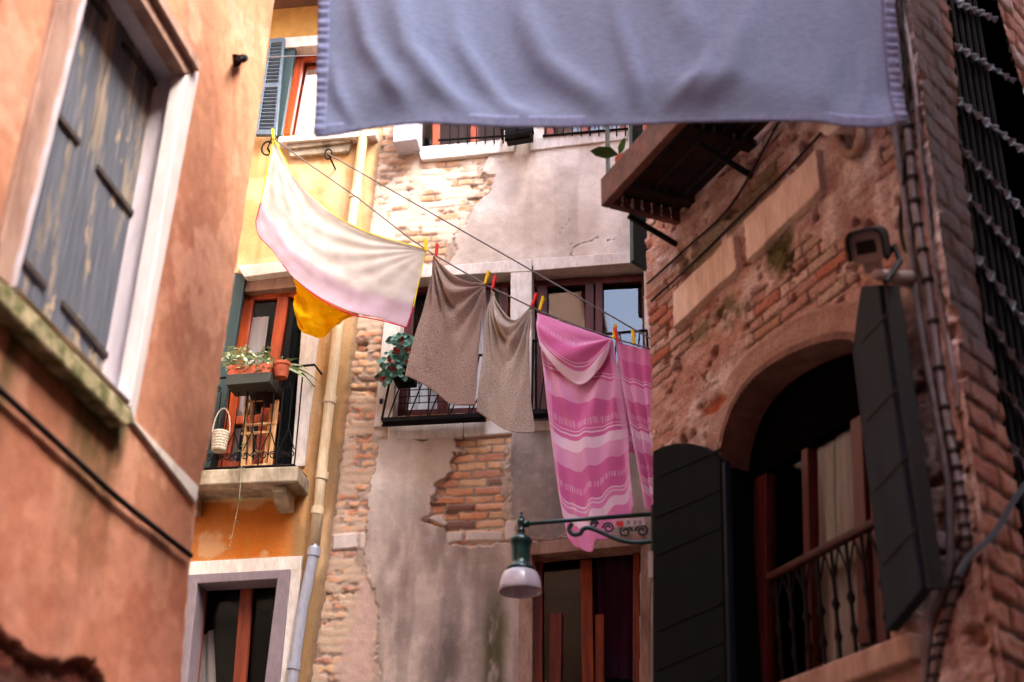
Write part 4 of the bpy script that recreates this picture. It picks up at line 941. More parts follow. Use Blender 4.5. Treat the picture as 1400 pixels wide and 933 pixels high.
# --- return face with the barred window
Oc = WA.P(UC, 0, 0)
WG = Wall((Oc.x, Oc.y), 42); 
if (WG.u.dot(Vector((1, 1, 0))) < 0): WG = Wall((Oc.x, Oc.y), u=(-WG.u.x, -WG.u.y))
gb = WG.poly([(1288, -140), (1294, 0), (1302, 60), (1309, 180), (1324, 312), (1341, 420), (1362, 540), (1381, 640), (1398, 760), (1420, 900), (1560, 1000), (1700, 700), (1440, 250), (1401, 140), (1382, 78), (1360, 0), (1335, -80)])
def return_fn(U, Z):
    er = fbm(U*16, Z*16, 43, 4)
    d, r1, r2, r3 = bricks(U+.02*(fbm(U*8, Z*8, 1)-.5)+.07, Z+.02*(fbm(U*4, Z*4, 2)-.5), .23, .105, 15)
    bk = sst(.003, .02, d+.014*(er-.5)); bc = mixc(C3(150, 84, 60), C3(176, 120, 92), r1); bc = mixc(bc, C3(168, 148, 138), (r2 > .86)*.7)
    col = mixc(C3(92, 66, 56), bc, bk); h = bk*.014*(.5+r2)+.02*(er-.5)
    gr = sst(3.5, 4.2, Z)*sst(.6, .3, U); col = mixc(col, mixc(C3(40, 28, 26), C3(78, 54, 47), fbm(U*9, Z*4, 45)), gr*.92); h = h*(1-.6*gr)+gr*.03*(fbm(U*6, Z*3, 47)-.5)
    return h, col
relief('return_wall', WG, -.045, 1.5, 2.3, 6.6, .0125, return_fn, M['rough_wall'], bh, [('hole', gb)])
mb = MB()
for (u0, u1, z0, z1) in ((0, 5, 0, 2.31), (0, 5, 6.58, HB), (1.5, 5, 2.31, 6.58)):
    mb.add([WG.P(u0, z0, 0), WG.P(u1, z0, 0), WG.P(u1, z1, 0), WG.P(u0, z1, 0)], [(0, 1, 2, 3)])
mb.build('plain_wall', M['brick_plain'], bh)
MB().prism([Oc+Vector((0, 0, HB)), cor+Vector((0, 0, HB)), cor+sdir*4.5+Vector((0, 0, HB)), WG.P(5, HB)], [Oc+Vector((0, 0, HB+.2)), cor+Vector((0, 0, HB+.2)), cor+sdir*4.5+Vector((0, 0, HB+.2)), WG.P(5, HB+.2)]).build('roof', M['tile'], bh)
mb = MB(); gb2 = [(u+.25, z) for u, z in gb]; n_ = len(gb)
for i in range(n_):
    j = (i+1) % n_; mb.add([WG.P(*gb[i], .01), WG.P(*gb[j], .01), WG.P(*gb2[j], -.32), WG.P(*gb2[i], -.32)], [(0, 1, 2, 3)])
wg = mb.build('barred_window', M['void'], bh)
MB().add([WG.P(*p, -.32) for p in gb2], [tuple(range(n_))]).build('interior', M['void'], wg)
rows = [((1306, 2), (1372, 32)), ((1303, 60), (1398, 119)), ((1290, 122), (1420, 222)), ((1300, 189), (1430, 320)), ((1314, 260), (1430, 392)), ((1330, 344), (1430, 482)), ((1343, 426), (1430, 556)), ((1360, 515), (1450, 640)), ((1378, 606), (1450, 700)), ((1294, -60), (1345, -40))]
GN = -.03
for a, b in rows:
    kn = MB(); A3, B3 = WG.X(*a, GN), WG.X(*b, GN); kn.tube([A3, B3], .009, 6)
    L_ = (B3-A3).length; t_ = (B3-A3).normalized(); kq = max(2, int(L_/.088))
    for i in range(kq):
        p = A3+t_*(L_*(i+.5)/kq); r_ = random.uniform(.9, 1.15)
        j_ = lambda: Vector((random.uniform(-.006, .006), random.uniform(-.006, .006), random.uniform(-.008, .008)))
        pk = [p-t_*.040*r_+j_(), p+Vector((0, 0, .024*r_))+t_*.020+j_(), p+t_*.030*r_-Vector((0, 0, .014))+j_(), p-Vector((0, 0, .030*r_))-t_*.010+j_()]
        c1, c2 = p+WG.n*.026, p-WG.n*.016
        kn.add(pk+[c1, c2], [(0, 1, 4), (1, 2, 4), (2, 3, 4), (3, 0, 4), (1, 0, 5), (2, 1, 5), (3, 2, 5), (0, 3, 5)])
    kn.build('crossbar', M['grey_iron'], wg)
us = [p[0] for p in gb]; 
for i in range(12):
    u = .12+i*.075
    zs = [z for z in np.linspace(2.3, 6.6, 200)]; ins = sd_poly(np.full(200, u), np.array(zs), gb) > -.02
    if ins.any():
        z0, z1 = np.array(zs)[ins].min(), np.array(zs)[ins].max(); MB().tube([WG.P(u, z0, GN-.02), WG.P(u+.01, z1, GN-.02)], .010, 6).build('bar', M['iron'], wg)
# ================================================================== STREET LAMP
lc = WA.P(5.95, 0, 0)
WP = Wall((lc.x, lc.y), 99)
LP_ = lambda x, y, n=0: WP.X(x, y, n)
lamp = thing('street_lamp', 'dark green bracket street lamp with frosted bell in front of the lowest window', 'street lamp', LP_(893, 703))
mb = MB(); mb.tube([LP_(716, 717), LP_(760, 713), LP_(905, 702)], .011, 10)
mb.tube([LP_(712, 717), LP_(724, 716.5)], .018, 10); mb.build('arm', M['lamp_green'], lamp, smooth=True)
mb = MB(); pts = [(782, 716), (778, 724), (784, 731), (793, 730), (797, 724), (806, 722), (822, 728), (840, 736), (858, 741), (876, 742), (905, 738)]
sm = []
for i in range(len(pts)-1):
    p0, p1, p2, p3 = [Vector(pts[max(0, min(len(pts)-1, i+k))]) for k in (-1, 0, 1, 2)]
    for j in range(5):
        t = j/5; sm.append(.5*((2*p1)+(-p0+p2)*t+(2*p0-5*p1+4*p2-p3)*t*t+(-p0+3*p1-3*p2+p3)*t**3))
mb.tube([LP_(p.x, p.y) for p in sm]+[LP_(*pts[-1])], .012, 8)
for cx, cy, r, sg in ((812, 717, .022, 1), (832, 722, .030, -1), (855, 727, .034, 1), (878, 726, .034, -1)):
    u, z = WP.H(cx, cy); scroll(mb, WP, u, z, 0, r, sg, 1.5, .006)
mb.build('scroll_brace', M['lamp_green'], lamp, smooth=True)
mb = MB(); slab(mb, WP, [(890, 690), (906, 689), (906, 752), (890, 753)], .012, .03); mb.build('wall_plate', M['lamp_green'], lamp, bevel=.004)
base = LP_(712.5, 717); sc = (LP_(739, 800)-LP_(685, 800)).length/54       # metres per px there
k_ = sc*1.10
prof = [(0, 13), (2, 12), (3, 9), (1.5, 7.5), (5, 6), (6, 3), (5, 0), (4, -3), (4.5, -7), (6, -9), (4, -11), (4, -13), (8, -15), (13, -18), (15, -21), (15, -24), (14, -26), (13, -28), (12.5, -32), (12, -46), (12.5, -50), (14.5, -54), (19, -57), (19.5, -60), (19, -61), (0, -61)]
tl = MB().lathe(base, [(r*k_*.96, h*k_) for r, h in prof], 28).build('lamp_head', M['lamp_green'], lamp, smooth=True)
MB().lathe(base+Vector((0, 0, 13*k_)), [(0, 4*k_), (1.6*k_, 3*k_), (2.2*k_, 1.5*k_), (1.2*k_, 0)], 12).build('finial', M['lamp_green'], tl, smooth=True)
belp = [(17, -60.5), (21, -63), (24, -68), (26, -75), (27, -82), (27.5, -87), (26.5, -88), (26, -84), (24.5, -75), (22, -67), (17, -63)]
MB().lathe(base, [(r*k_*.98, h*k_) for r, h in belp], 32).build('bell', M['acrylic'], lamp, smooth=True)
MB().lathe(base, [(0, -72*k_), (7*k_, -70*k_), (9*k_, -64*k_), (6*k_, -60*k_)], 16).build('bulb', M['acrylic'], lamp, smooth=True)
# sticker plate clipped under the arm
st = thing('sticker_plate', 'small white plate with a red mark fixed under the lamp arm', 'sticker', LP_(860, 716, .03))
mb = MB(); slab(mb, WP, [(840, 711), (881, 707), (882, 718), (841, 722)], .024, .006); mb.build('plate', M['white_paint'], st)
mb = MB(); slab(mb, WP, [(842, 713), (852, 712), (853, 718), (843, 719)], .026, .001); slab(mb, WP, [(845, 719), (851, 718.5), (852, 720), (846, 720.5)], .0262, .001); mb.build('red_mark', M['red_plastic'], st)
mb = MB()
for x in (857, 866, 873): slab(mb, WP, [(x, 712), (x+4, 711.6), (x+4.4, 717), (x+.4, 717.4)], .026, .001)
mb.build('grey_mark', M['grey_frame'], st)
tag(slab(MB(), WP, [(886, 754), (897, 753), (897, 790), (886, 791)], .02, .03).build('wall_sign', M['white_paint'], bevel=.004), 'small upright white sign on the wall below the lamp bracket', 'sign')

# ================================================================== SECURITY CAMERA
WS = Wall(tuple((WA.P(4.3, 0, .34)).xy), 99)
cp = WA.X(1184, 338, .34)
cw = WA.X(1250, 383, 0)
cctv = thing('security_camera', 'grey hooded security camera on an arm above the arched window', 'security camera', cw)
vd = (Vector((0, 0, 1.6))-cp).normalized(); fwd = (vd+Vector((-.12, .0, -.06))).normalized()
rx = Vector((0, 0, 1)).cross(fwd).normalized(); ry = fwd.cross(rx)
MM = Matrix((rx, ry, fwd)).transposed()
w_ = .118
def rr(w, h, r, z, k=4, c=cp):
    out = []
    for qx, qy, a0 in ((1, 1, 0), (-1, 1, 90), (-1, -1, 180), (1, -1, 270)):
        for i in range(k+1):
            a = R(a0+90*i/k); out.append(c+MM@Vector((qx*(w/2-r)+r*math.cos(a), qy*(h/2-r)+r*math.sin(a), z)))
    return out
mb = MB(); mb.prism(rr(w_, w_*.98, .028, .0), rr(w_*.9, w_*.95, .028, -.22)); bd = mb.build('body', M['cam_grey'], cctv, bevel=.004)
mb = MB(); o1, o2 = rr(w_+.016, w_+.014, .034, .035), rr(w_+.016, w_+.014, .034, -.20)
i1 = rr(w_+.002, w_, .03, .035); n_ = len(o1)
up_ = [i for i in range(n_)]
mb.v += o1+i1+o2; 
for i in range(n_):
    j = (i+1) % n_
    if 11 <= i <= 17: continue
    mb.f += [(i, j, n_+j, n_+i), (i, j, 2*n_+j, 2*n_+i)]
mb.build('hood', M['black'], cctv, solid=.004)
mb = MB(); mb.prism(rr(w_*.60, w_*.42, .006, .004), rr(w_*.60, w_*.42, .006, -.002)); mb.build('lens_window', M['black'], bd)
mb = MB(); mb.box(cp+MM@Vector((.0, -.075, -.10)), .06, .05, .12, MM); mb.build('mount', M['cam_grey'], cctv, bevel=.006)
a_ = WA.X(1198, 376, .30)
mb = MB(); mb.tube([a_, a_.lerp(cw, .55), cw.lerp(a_, .02)], [.020, .026, .040], 14); mb.tube([cw+WA.n*.012, cw-WA.n*.01], .055, 16); mb.build('arm', M['cam_grey'], cctv, smooth=True)
mb = MB(); mb.tube([cp+MM@Vector((.045, -.06, -.16)), cp+MM@Vector((.085, -.02, -.18)), cp+MM@Vector((.10, -.08, -.12)), a_+Vector((.03, 0, -.03))], .012); mb.build('lead', M['black'], cctv)

# ================================================================== CABLES AND CONDUITS
def spline(pts, k=6):
    out = []
    for i in range(len(pts)-1):
        p0, p1, p2, p3 = [Vector(pts[max(0, min(len(pts)-1, i+q))]) for q in (-1, 0, 1, 2)]
        for j in range(k):
            t = j/k; out.append(.5*((2*p1)+(-p0+p2)*t+(2*p0-5*p1+4*p2-p3)*t*t+(-p0+3*p1-3*p2+p3)*t**3))
    return out+[Vector(pts[-1])]
def wire(W, pts, r, n, m): return MB().tube([W.X(p[0], p[1], n) for p in spline(pts)], r, 8).build('conduit', m, smooth=True)
cd = thing('conduit', 'thick grey conduit nearest the window running down the corner', 'conduit', WA.X(1270, 880, .03))
MB().tube([WA.X(p[0], p[1], .03) for p in spline([(1204, 20), (1223, 174), (1241, 300), (1250, 384), (1265, 480), (1280, 560), (1296, 652), (1299, 712), (1298, 784), (1276, 840), (1268, 880), (1262, 960)])], .016, 8).build('pipe', M['grey_cable'], cd, smooth=True)
cd2 = thing('conduit', 'ringed grey conduit beside the brick corner', 'conduit', WA.X(1280, 880, .03))
p2 = spline([(1222, 20), (1241, 174), (1250, 276), (1268, 384), (1292, 558), (1308, 640), (1316, 700), (1321, 752), (1312, 784), (1292, 852), (1280, 900), (1272, 970)])
MB().tube([WA.X(p[0], p[1], .03) for p in p2], .016, 8).build('pipe', M['grey_cable'], cd2, smooth=True)
for i in range(4, len(p2)-2, 2): MB().tube([WA.X(p2[i].x-.3, p2[i].y-2, .03), WA.X(p2[i].x+.3, p2[i].y+2, .03)], .024, 8).build('clip', M['cable'], cd2)
tag(wire(WA, [(1232, -20), (1240, 120), (1237, 228), (1231, 300), (1236, 340), (1245, 345)], .008, .035, M['cable']), 'thin black cable looping in front of the conduits', 'cable').name = 'cable'
tag(wire(WA, [(1226, -30), (1247, 90), (1262, 230), (1284, 400), (1302, 500), (1310, 560)], .010, .028, M['grey_cable']), 'slim pale cable running between conduits and the corner', 'cable').name = 'cable'
tag(wire(WG, [(1460, 600), (1400, 664), (1360, 728), (1324, 762), (1308, 790)], .011, .05, M['cable']), 'grey cable slanting up from the conduits towards the barred window', 'cable').name = 'cable'
tag(wire(WA, [(885, 388), (940, 338), (1000, 280), (1056, 183), (1075, 150)], .006, .03, M['cable']), 'thin wire rising under the wooden balcony to its far brackets', 'wire').name = 'wire'
tag(wire(WA, [(890, 412), (945, 362), (1008, 300), (1055, 254), (1110, 196), (1150, 150)], .006, .03, M['cable']), 'thin wire running just above the stone plaques', 'wire').name = 'wire'
tag(MB().tube([WA.X(p[0], p[1], .05) for p in spline([(1140, 120), (1146, 176), (1150, 200), (1160, 211), (1171, 207), (1177, 190), (1176, 160), (1172, 110)])], .022, 8).build('hose', M['stone_pink'], smooth=True), 'pale looped hose hanging on the brick wall beside the blue cloth', 'hose')

# ================================================================== LAUNDRY
pL, pR = WB.X(372, 188, .35), WB.X(905, 482, 1.25)
WN = Wall((pL.x, pL.y), u=(pR-pL).xy)
line_px = [(372, 188), (423, 225), (488, 270), (560, 326), (596, 350), (665, 390), (735, 424), (790, 446), (840, 463), (905, 482)]
tag(MB().tube([WN.X(x, y, 0) for x, y in line_px]+[WN.X(960, 500, 0)], .006, 6).build('clothesline', M['line']), 'sagging clothesline that carries the row of laundry', 'clothesline')
tag(MB().tube([WB.X(449, 211, .30), WN.X(700, 354.5, -.12), WN.X(960, 504, -.12)], .006, 6).build('clothesline', M['line']), 'taut empty clothesline above the row of laundry', 'clothesline')
hk2 = thing('pulley_hook', 'rusty ring and hook under the top ochre window holding the laundry line', 'hook', WB.X(362, 205, .3))
mb = MB(); c = WB.X(366, 203, .25); mb.tube([c+Vector((.05*math.cos(a), 0, .07*math.sin(a))) for a in np.linspace(0, 6.28, 18)], .008); mb.tube([c-WB.n*.25, c], .010); mb.tube([c, pL], .006); mb.build('ring', M['dark_wood'], hk2)
mb = MB(); c = WB.X(449, 211, .27); mb.tube([c+Vector((.03*math.cos(a), 0, .05*math.sin(a))) for a in np.linspace(0, 6.28, 16)], .007); mb.tube([c-WB.n*.25, c], .008); mb.build('ring', M['iron'], hk2)
def resample(pts, n, sm=True):
    p = np.array([tuple(q) for q in (spline(pts, 8) if sm else [Vector(q) for q in pts])], float)
    d = np.concatenate([[0], np.cumsum(np.hypot(*np.diff(p, axis=0).T))]); t = np.linspace(0, d[-1], n)
    return np.stack([np.interp(t, d, p[:, 0]), np.interp(t, d, p[:, 1])], -1)
def cloth(name, m, W, top, bot, left, right, disp, parent=None, nx=90, ny=90, n0=0.0, solid=.003):
    T, Bt, Lf, Rg = resample(top, nx), resample(bot, nx), resample(left, ny), resample(right, ny)
    s = np.linspace(0, 1, nx)[None, :, None]; t = np.linspace(0, 1, ny)[:, None, None]
    P = (1-t)*T[None]+t*Bt[None]+(1-s)*Lf[:, None]+s*Rg[:, None]-((1-s)*(1-t)*T[0]+s*(1-t)*T[-1]+(1-s)*t*Bt[0]+s*t*Bt[-1])
    S, Tt = np.meshgrid(s[0, :, 0], t[:, 0, 0]); D = disp(S, Tt)
    mb = MB()
    for j in range(ny):
        for i in range(nx):
            u, z = W.H(P[j, i, 0], P[j, i, 1], n0); mb.v.append(W.P(u, z, n0+D[j, i]))
    for j in range(ny-1):
        for i in range(nx-1):
            a = j*nx+i; mb.f.append((a, a+1, a+nx+1, a+nx))
    o = mb.build(name, m, parent, smooth=True, solid=solid)
    uv = o.data.uv_layers.new(name='UVMap')
    vi = np.empty(len(o.data.loops), np.int32); o.data.loops.foreach_get('vertex_index', vi)
    w = np.stack([(vi % nx)/(nx-1), 1-0*vi], -1).astype(np.float32); w[:, 1] = (vi//nx)/(ny-1)
    uv.data.foreach_set('uv', w.ravel())
    return o
def edge_tube(name, m, W, pts, n, r, parent, disp=None):
    q = resample(pts, 60); return MB().tube([W.X(x, y, n+(disp(i/59) if disp else 0)) for i, (x, y) in enumerate(q)], r, 6).build(name, m, parent, smooth=True)
nz2 = lambda S, T, a, b, sd: fbm(S*a, T*b, sd, 3)-.5
# --- white and pink sheet with a yellow back
ws = thing('bed_sheet', 'white sheet with pink border and yellow lining slung from two pegs', 'sheet', WN.X(470, 320, 0))
wt = [(374, 190), (405, 243), (450, 288), (500, 317), (550, 332), (583, 341)]; wl_ = [(374, 190), (362, 248), (350, 302)]
wr = [(583, 341), (573, 385), (556, 448)]; wb_ = [(350, 302), (354, 322), (375, 345), (402, 380), (440, 410), (480, 430), (520, 438), (556, 448)]
def wdisp(S, T):
    d = .10*np.sin(math.pi*S)*(T-.1)*.9+.03*nz2(S, T, 3, 3, 3)
    # creases fanning out from the right-hand and left-hand pegs
    for cx, cy, amp, fr, ph in ((1.0, 0., .006, 24, .3), (0., 0., .003, 16, 1.0)):
        r = np.hypot(S-cx, (T-cy)*.7); a = np.arctan2((T-cy)*.7, np.abs(S-cx)+1e-6)
        d = d+amp*np.sin(a*fr+ph+2*nz2(S, T, 3, 3, 9))*np.exp(-((r-.34)/.34)**2)
    d = d+.010*np.sin(18*(S*.3+T*.9)+3*nz2(S, T, 2, 3, 5))*S*(1-S)*4*sst(.2, .8, T)
    return d
cloth('sheet', M['white_cloth'], WN, wt, wb_, wl_, wr, wdisp, ws)
edge_tube('piping', M['yellow_pipe'], WN, wt, .003, .0042, ws); edge_tube('piping', M['yellow_pipe'], WN, [(374, 190), (362, 248), (356, 278)], .003, .0042, ws)
edge_tube('piping', M['yellow_pipe'], WN, [(583, 341), (573, 385), (565, 420)], .003, .0042, ws); edge_tube('piping', M['red_pipe'], WN, [(565, 420), (556, 448)], .003, .0042, ws)
edge_tube('piping', M['red_pipe'], WN, wb_, .0, .005, ws, lambda q: float(wdisp(np.array([[q]]), np.array([[1.]]))[0, 0])); edge_tube('piping', M['red_pipe'], WN, [(356, 278), (350, 302)], .003, .0042, ws)
yl = cloth('lining', M['yellow_cloth'], WN, [(400, 372), (425, 392), (455, 412), (490, 430)], [(407, 412), (408, 448), (424, 456), (438, 458), (450, 449), (470, 440), (490, 430)], [(400, 372), (403, 392), (407, 412)], [(490, 430), (490, 430.5)],
     lambda S, T: .05*np.sin(T*7+S*9+5*nz2(S, T, 4, 4, 1))*T+.05*nz2(S, T, 9, 7, 3)*(.3+T), ws, 70, 60, n0=-.03)
# --- towels
def terry(seed, swag=.06):
    def f(S, T):
        d = swag*np.exp(-((T-.06-.9*S*(1-S)*.25)/.07)**2)*np.sin(math.pi*S)*1.0
        for k, (cx, fr) in enumerate(((0., 16), (1., 16))):
            a = np.arctan2(T*1.4, np.abs(S-cx)+.02); r = np.hypot(S-cx, T*1.4); d = d+.022*np.sin(a*fr+seed+k)*np.exp(-((r-.35)/.4)**2)
        return d+.036*np.sin(8*S+2.2*nz2(S, T, 2, 2, seed)+seed)*sst(.25, .9, T)+.02*nz2(S, T, 4, 4, seed+3)
    return f
bt_ = cloth('towel', M['brown_towel'], WN, [(594, 350), (606, 364), (624, 380), (642, 388), (664, 390)], [(557, 516), (575, 524), (592, 534), (612, 550), (630, 557), (651, 556)], [(594, 350), (585, 400), (572, 452), (557, 516)], [(664, 390), (659, 440), (655, 490), (651, 556)], terry(1.), None, 80, 110, .0, .010)
tag(bt_, 'dark brown terry towel hanging next to the white sheet', 'towel')
gt = cloth('towel', M['grey_towel'], WN, [(672, 396), (682, 418), (698, 437), (711, 436), (726, 419)], [(652, 562), (670, 574), (692, 589), (710, 594), (730, 590)], [(672, 396), (664, 460), (658, 520), (652, 562)], [(726, 419), (724, 480), (724, 540), (730, 590)], terry(2.4, .07), None, 80, 110, .0, .010)
tag(gt, 'pale grey beige terry towel hanging between the brown towel and pink sheet', 'towel')
# --- striped pink throw, doubled over the line
pk = thing('striped_throw', 'bright pink striped cloth gathered over the line, the largest pink piece', 'throw', WN.X(800, 600, 0))
def pdisp(S, T):
    r = np.hypot(S-1, T*1.2); a = np.arctan2(T*1.2, np.abs(1-S)+.02)
    d = .030*np.sin(a*15+1+1.5*nz2(S, T, 3, 3, 7))*np.exp(-((r-.45)/.45)**2)
    r2 = np.hypot(S, T*1.2); a2 = np.arctan2(T*1.2, S+.02); d = d+.022*np.sin(a2*14+.4)*np.exp(-((r2-.4)/.4)**2)
    d = d+.026*np.sin(11*S+1.2+1.2*nz2(S, T, 1.5, 1, 5)+1.5*T)*sst(.25, .9, T)+.02*np.sin(27*S+4*nz2(S, T, 2, 1, 15))*sst(.4, 1, T)+.010*nz2(S, T, 4, 5, 11)
    return d*sst(.10, .40, T)+.10*T*np.sin(math.pi*S)
cloth('front', M['pink_cloth'], WN, [(736, 430), (775, 444), (810, 456), (838, 466)], [(776, 728), (784, 746), (796, 752), (806, 759), (818, 760), (826, 748), (836, 744), (848, 722), (860, 714), (869, 694)], [(736, 430), (740, 480), (748, 545), (757, 620), (766, 685), (776, 728)], [(838, 466), (847, 520), (857, 590), (862, 640), (869, 694)], pdisp, pk, 90, 140, 0.)
def flap(S, T): return .02+.05*sst(0, .5, T)+.05*np.sin(math.pi*T)*np.sin(math.pi*S)+.022*np.sin(14*T*(.4+S)+3*nz2(S, T, 3, 3, 2))*S*(1-S)*4
cloth('fold', M['pink_fold'], WN, [(736, 430), (775, 444), (810, 456), (838, 466)], [(743, 478), (758, 500), (778, 521), (798, 531), (818, 521), (832, 497), (840, 474)], [(736, 430), (739, 455), (743, 478)], [(838, 466), (839, 470), (840, 474)], flap, pk, 70, 50, .0)
p2_ = thing('striped_throw', 'narrow mauve pink striped cloth beside the brick corner, behind the larger pink piece', 'throw', WN.X(880, 600, -.05))
cloth('panel', M['pink_cloth'], WN, [(842, 466), (858, 472), (876, 476), (905, 483)], [(884, 698), (892, 700), (900, 701), (925, 702)], [(842, 466), (852, 530), (866, 600), (876, 650), (884, 698)], [(905, 483), (908, 560), (915, 640), (925, 702)],
    lambda S, T: .03*np.sin(22*S+1+2*nz2(S, T, 2, 2, 3))*(.4+T)+.03*nz2(S, T, 3, 4, 8), p2_, 70, 110, -.02)
cloth('back_panel', M['pink_cloth'], WN, [(842, 467), (858, 473), (876, 477), (905, 484)], [(858, 620), (880, 624), (900, 626), (915, 628)], [(842, 467), (848, 520), (856, 570), (858, 620)], [(905, 484), (908, 540), (912, 590), (915, 628)], lambda S, T: .03*np.sin(15*S)*(.4+T), p2_, 50, 60, -.12)
# --- the big blue cloth overhead
WC = Wall((0, 4.3), 90)
bs = thing('blue_blanket', 'big lavender blue cloth hanging overhead across the top of the picture', 'blanket', WC.X(835, 170, 0))
def bdisp(S, T):
    # broad hanging folds that fan out from the line, tighter puckers just above the hem
    x = S+.10*np.sin(3*T)*(S-.5)-.06*T
    rd = lambda v: 1-np.abs(np.sin(v))**.8
    d = .05*np.sin(13*x+1.2*np.sin(5*S))*(.4+.6*T)
    for pts, amp, wd in FOLDS:
        dd = np.full(S.shape, 9.); tt = np.zeros(S.shape); q = [((px-431)/808*2.0, (py+296)/466*1.3) for px, py in pts]
        for i, ((x0, y0), (x1, y1)) in enumerate(zip(q, q[1:])):
            ex, ey = x1-x0, y1-y0; t = np.clip(((S*2.0-x0)*ex+(T*1.3-y0)*ey)/(ex*ex+ey*ey), 0, 1); e = np.hypot(S*2.0-x0-t*ex, T*1.3-y0-t*ey)
            tt = np.where(e < dd, (i+t)/(len(q)-1), tt); dd = np.minimum(dd, e)
        d = d+.6*amp*np.exp(-(dd/wd)**2)*sst(0, .45, tt)*(1-.5*sst(.85, 1, tt))
    d = d+.010*nz2(S, T, 14, 6, 9)
    return d*(1-.80*sst(.88, 1, T))
FOLDS = [([(690, -120), (715, 0), (746, 75), (802, 125), (836, 160)], .055, .050), ([(520, -120), (540, 0), (558, 75), (602, 125), (652, 162)], .050, .040), ([(470, -60), (500, 62), (560, 158)], .035, .030),
  ([(1060, -100), (1027, 38), (996, 106), (936, 160)], .055, .050), ([(990, 60), (958, 112), (905, 158)], .04, .026), ([(1165, -60), (1150, 60), (1118, 162)], .04, .05), ([(600, -80), (630, 60), (690, 140), (742, 166)], .045, .036),
  ([(830, -100), (850, 40), (872, 120), (878, 165)], .03, .03), ([(446, 40), (462, 120), (490, 170)], .03, .022), ([(1200, 40), (1190, 110), (1172, 165)], .03, .024), ([(880, -140), (905, -20), (960, 60)], .03, .06)]
btop = [(447, -300), (640, -292), (840, -290), (1040, -292), (1202, -300)]; bleft = [(447, -300), (440, -120), (436, 20), (431, 186)]; bright = [(1202, -300), (1214, -120), (1224, 20), (1239, 166)]
bbot = [(431, 186), (470, 183), (520, 176), (580, 170), (660, 171), (760, 173), (860, 172), (960, 169), (1060, 167), (1110, 167), (1160, 172), (1200, 172), (1239, 166)]
cloth('cloth', M['blue_cloth'], WC, btop, bbot, bleft, bright, bdisp, bs, 170, 150, 0., .004)
def strip(name, inner, outer, wav, n_, amp):
    a, b = resample(inner, 220), resample(outer, 220); mb = MB(); K = 5
    for i in range(220):
        for j in range(K):
            t = j/(K-1); x, y = a[i]*(1-t)+b[i]*t; S, T = wav(i/219)
            dd = float(bdisp(np.array([[S]]), np.array([[T]]))[0, 0])
            u, z = WC.H(x, y, 0); mb.v.append(WC.P(u, z, dd+n_+amp*math.sin(i*2*math.pi/5.2+.8*math.sin(i*.37))*(.4+.6*t)))
    for i in range(219):
        for j in range(K-1):
            q = i*K+j; mb.f.append((q, q+1, q+K+1, q+K))
    mb.build(name, M['blue_hem'], bs, smooth=True, solid=.004)
strip('gathered_edge', [(x+14, y) for x, y in bleft], [(x-2, y) for x, y in bleft], lambda t: (.01, t), .012, .007)
strip('gathered_edge', [(x-14, y) for x, y in bright], [(x+2, y) for x, y in bright], lambda t: (.99, t), .012, .007)
strip('hem', [(x, y-15) for x, y in bbot], [(x, y+1) for x, y in bbot], lambda t: (t, 1.), .001, .001)
lz = WC.H(800, -292)[1]
tag(MB().tube([WC.P(-1.55, lz+.03), WC.P(0, lz-.01), WC.P(1.9, lz+.03)], .006).build('clothesline', M['line']), 'clothesline along the top edge of the blue cloth', 'clothesline')
# --- pegs
def peg(m):
    mb = MB()
    for sg in (-1, 1):
        mb.prism([Vector((x, sg*.0045+sg*o, z)) for x, z, o in ((-.007, -.040, 0), (.007, -.040, 0), (.007, .040, .005), (-.007, .040, .005))], [Vector((x, sg*.0005, z)) for x, z in ((-.007, -.040), (.007, -.040), (.005, .036), (-.005, .036))])
    mb.tube([(-.009, 0, .008), (.009, 0, .008)], .006, 8)
    o = mb.build('clothespin', m); return o
pegs = [(583, 343, 'y', 8, 'yellow clothespin at the right corner of the white sheet'), (596, 350, 'r', -4, 'red clothespin at the left corner of the brown towel'), (663, 388, 'y', -18, 'yellow clothespin at the right corner of the brown towel'),
  (673, 395, 'r', -14, 'red clothespin at the left corner of the pale grey towel'), (727, 419, 'r', -22, 'red clothespin at the right corner of the pale grey towel'), (738, 424, 'y', -16, 'yellow clothespin at the left corner of the large pink cloth'),
  (839, 463, 'y', -8, 'yellow clothespin where the two pink cloths meet'), (845, 466, 'r', 12, 'red clothespin where the two pink cloths meet'), (867, 470, 'y', 4, 'yellow clothespin in the middle of the narrow mauve pink cloth'), (374, 190, 'y', 10, 'yellow clothespin at the upper left corner of the white sheet')]
proto = {}
for x, y, c, a, lab in pegs:
    if c not in proto: o = proto[c] = peg(M['yellow_plastic'] if c == 'y' else M['red_plastic'])
    else: o = proto[c].copy(); COL.objects.link(o)
    o.location = WN.X(x, y, .012); o.rotation_euler = (0, R(-a), math.atan2(WN.u.y, WN.u.x)); o.scale = (1.35, 1.5, 1.3)
    tag(o, lab, 'clothespin', 'clothespins on the laundry line')

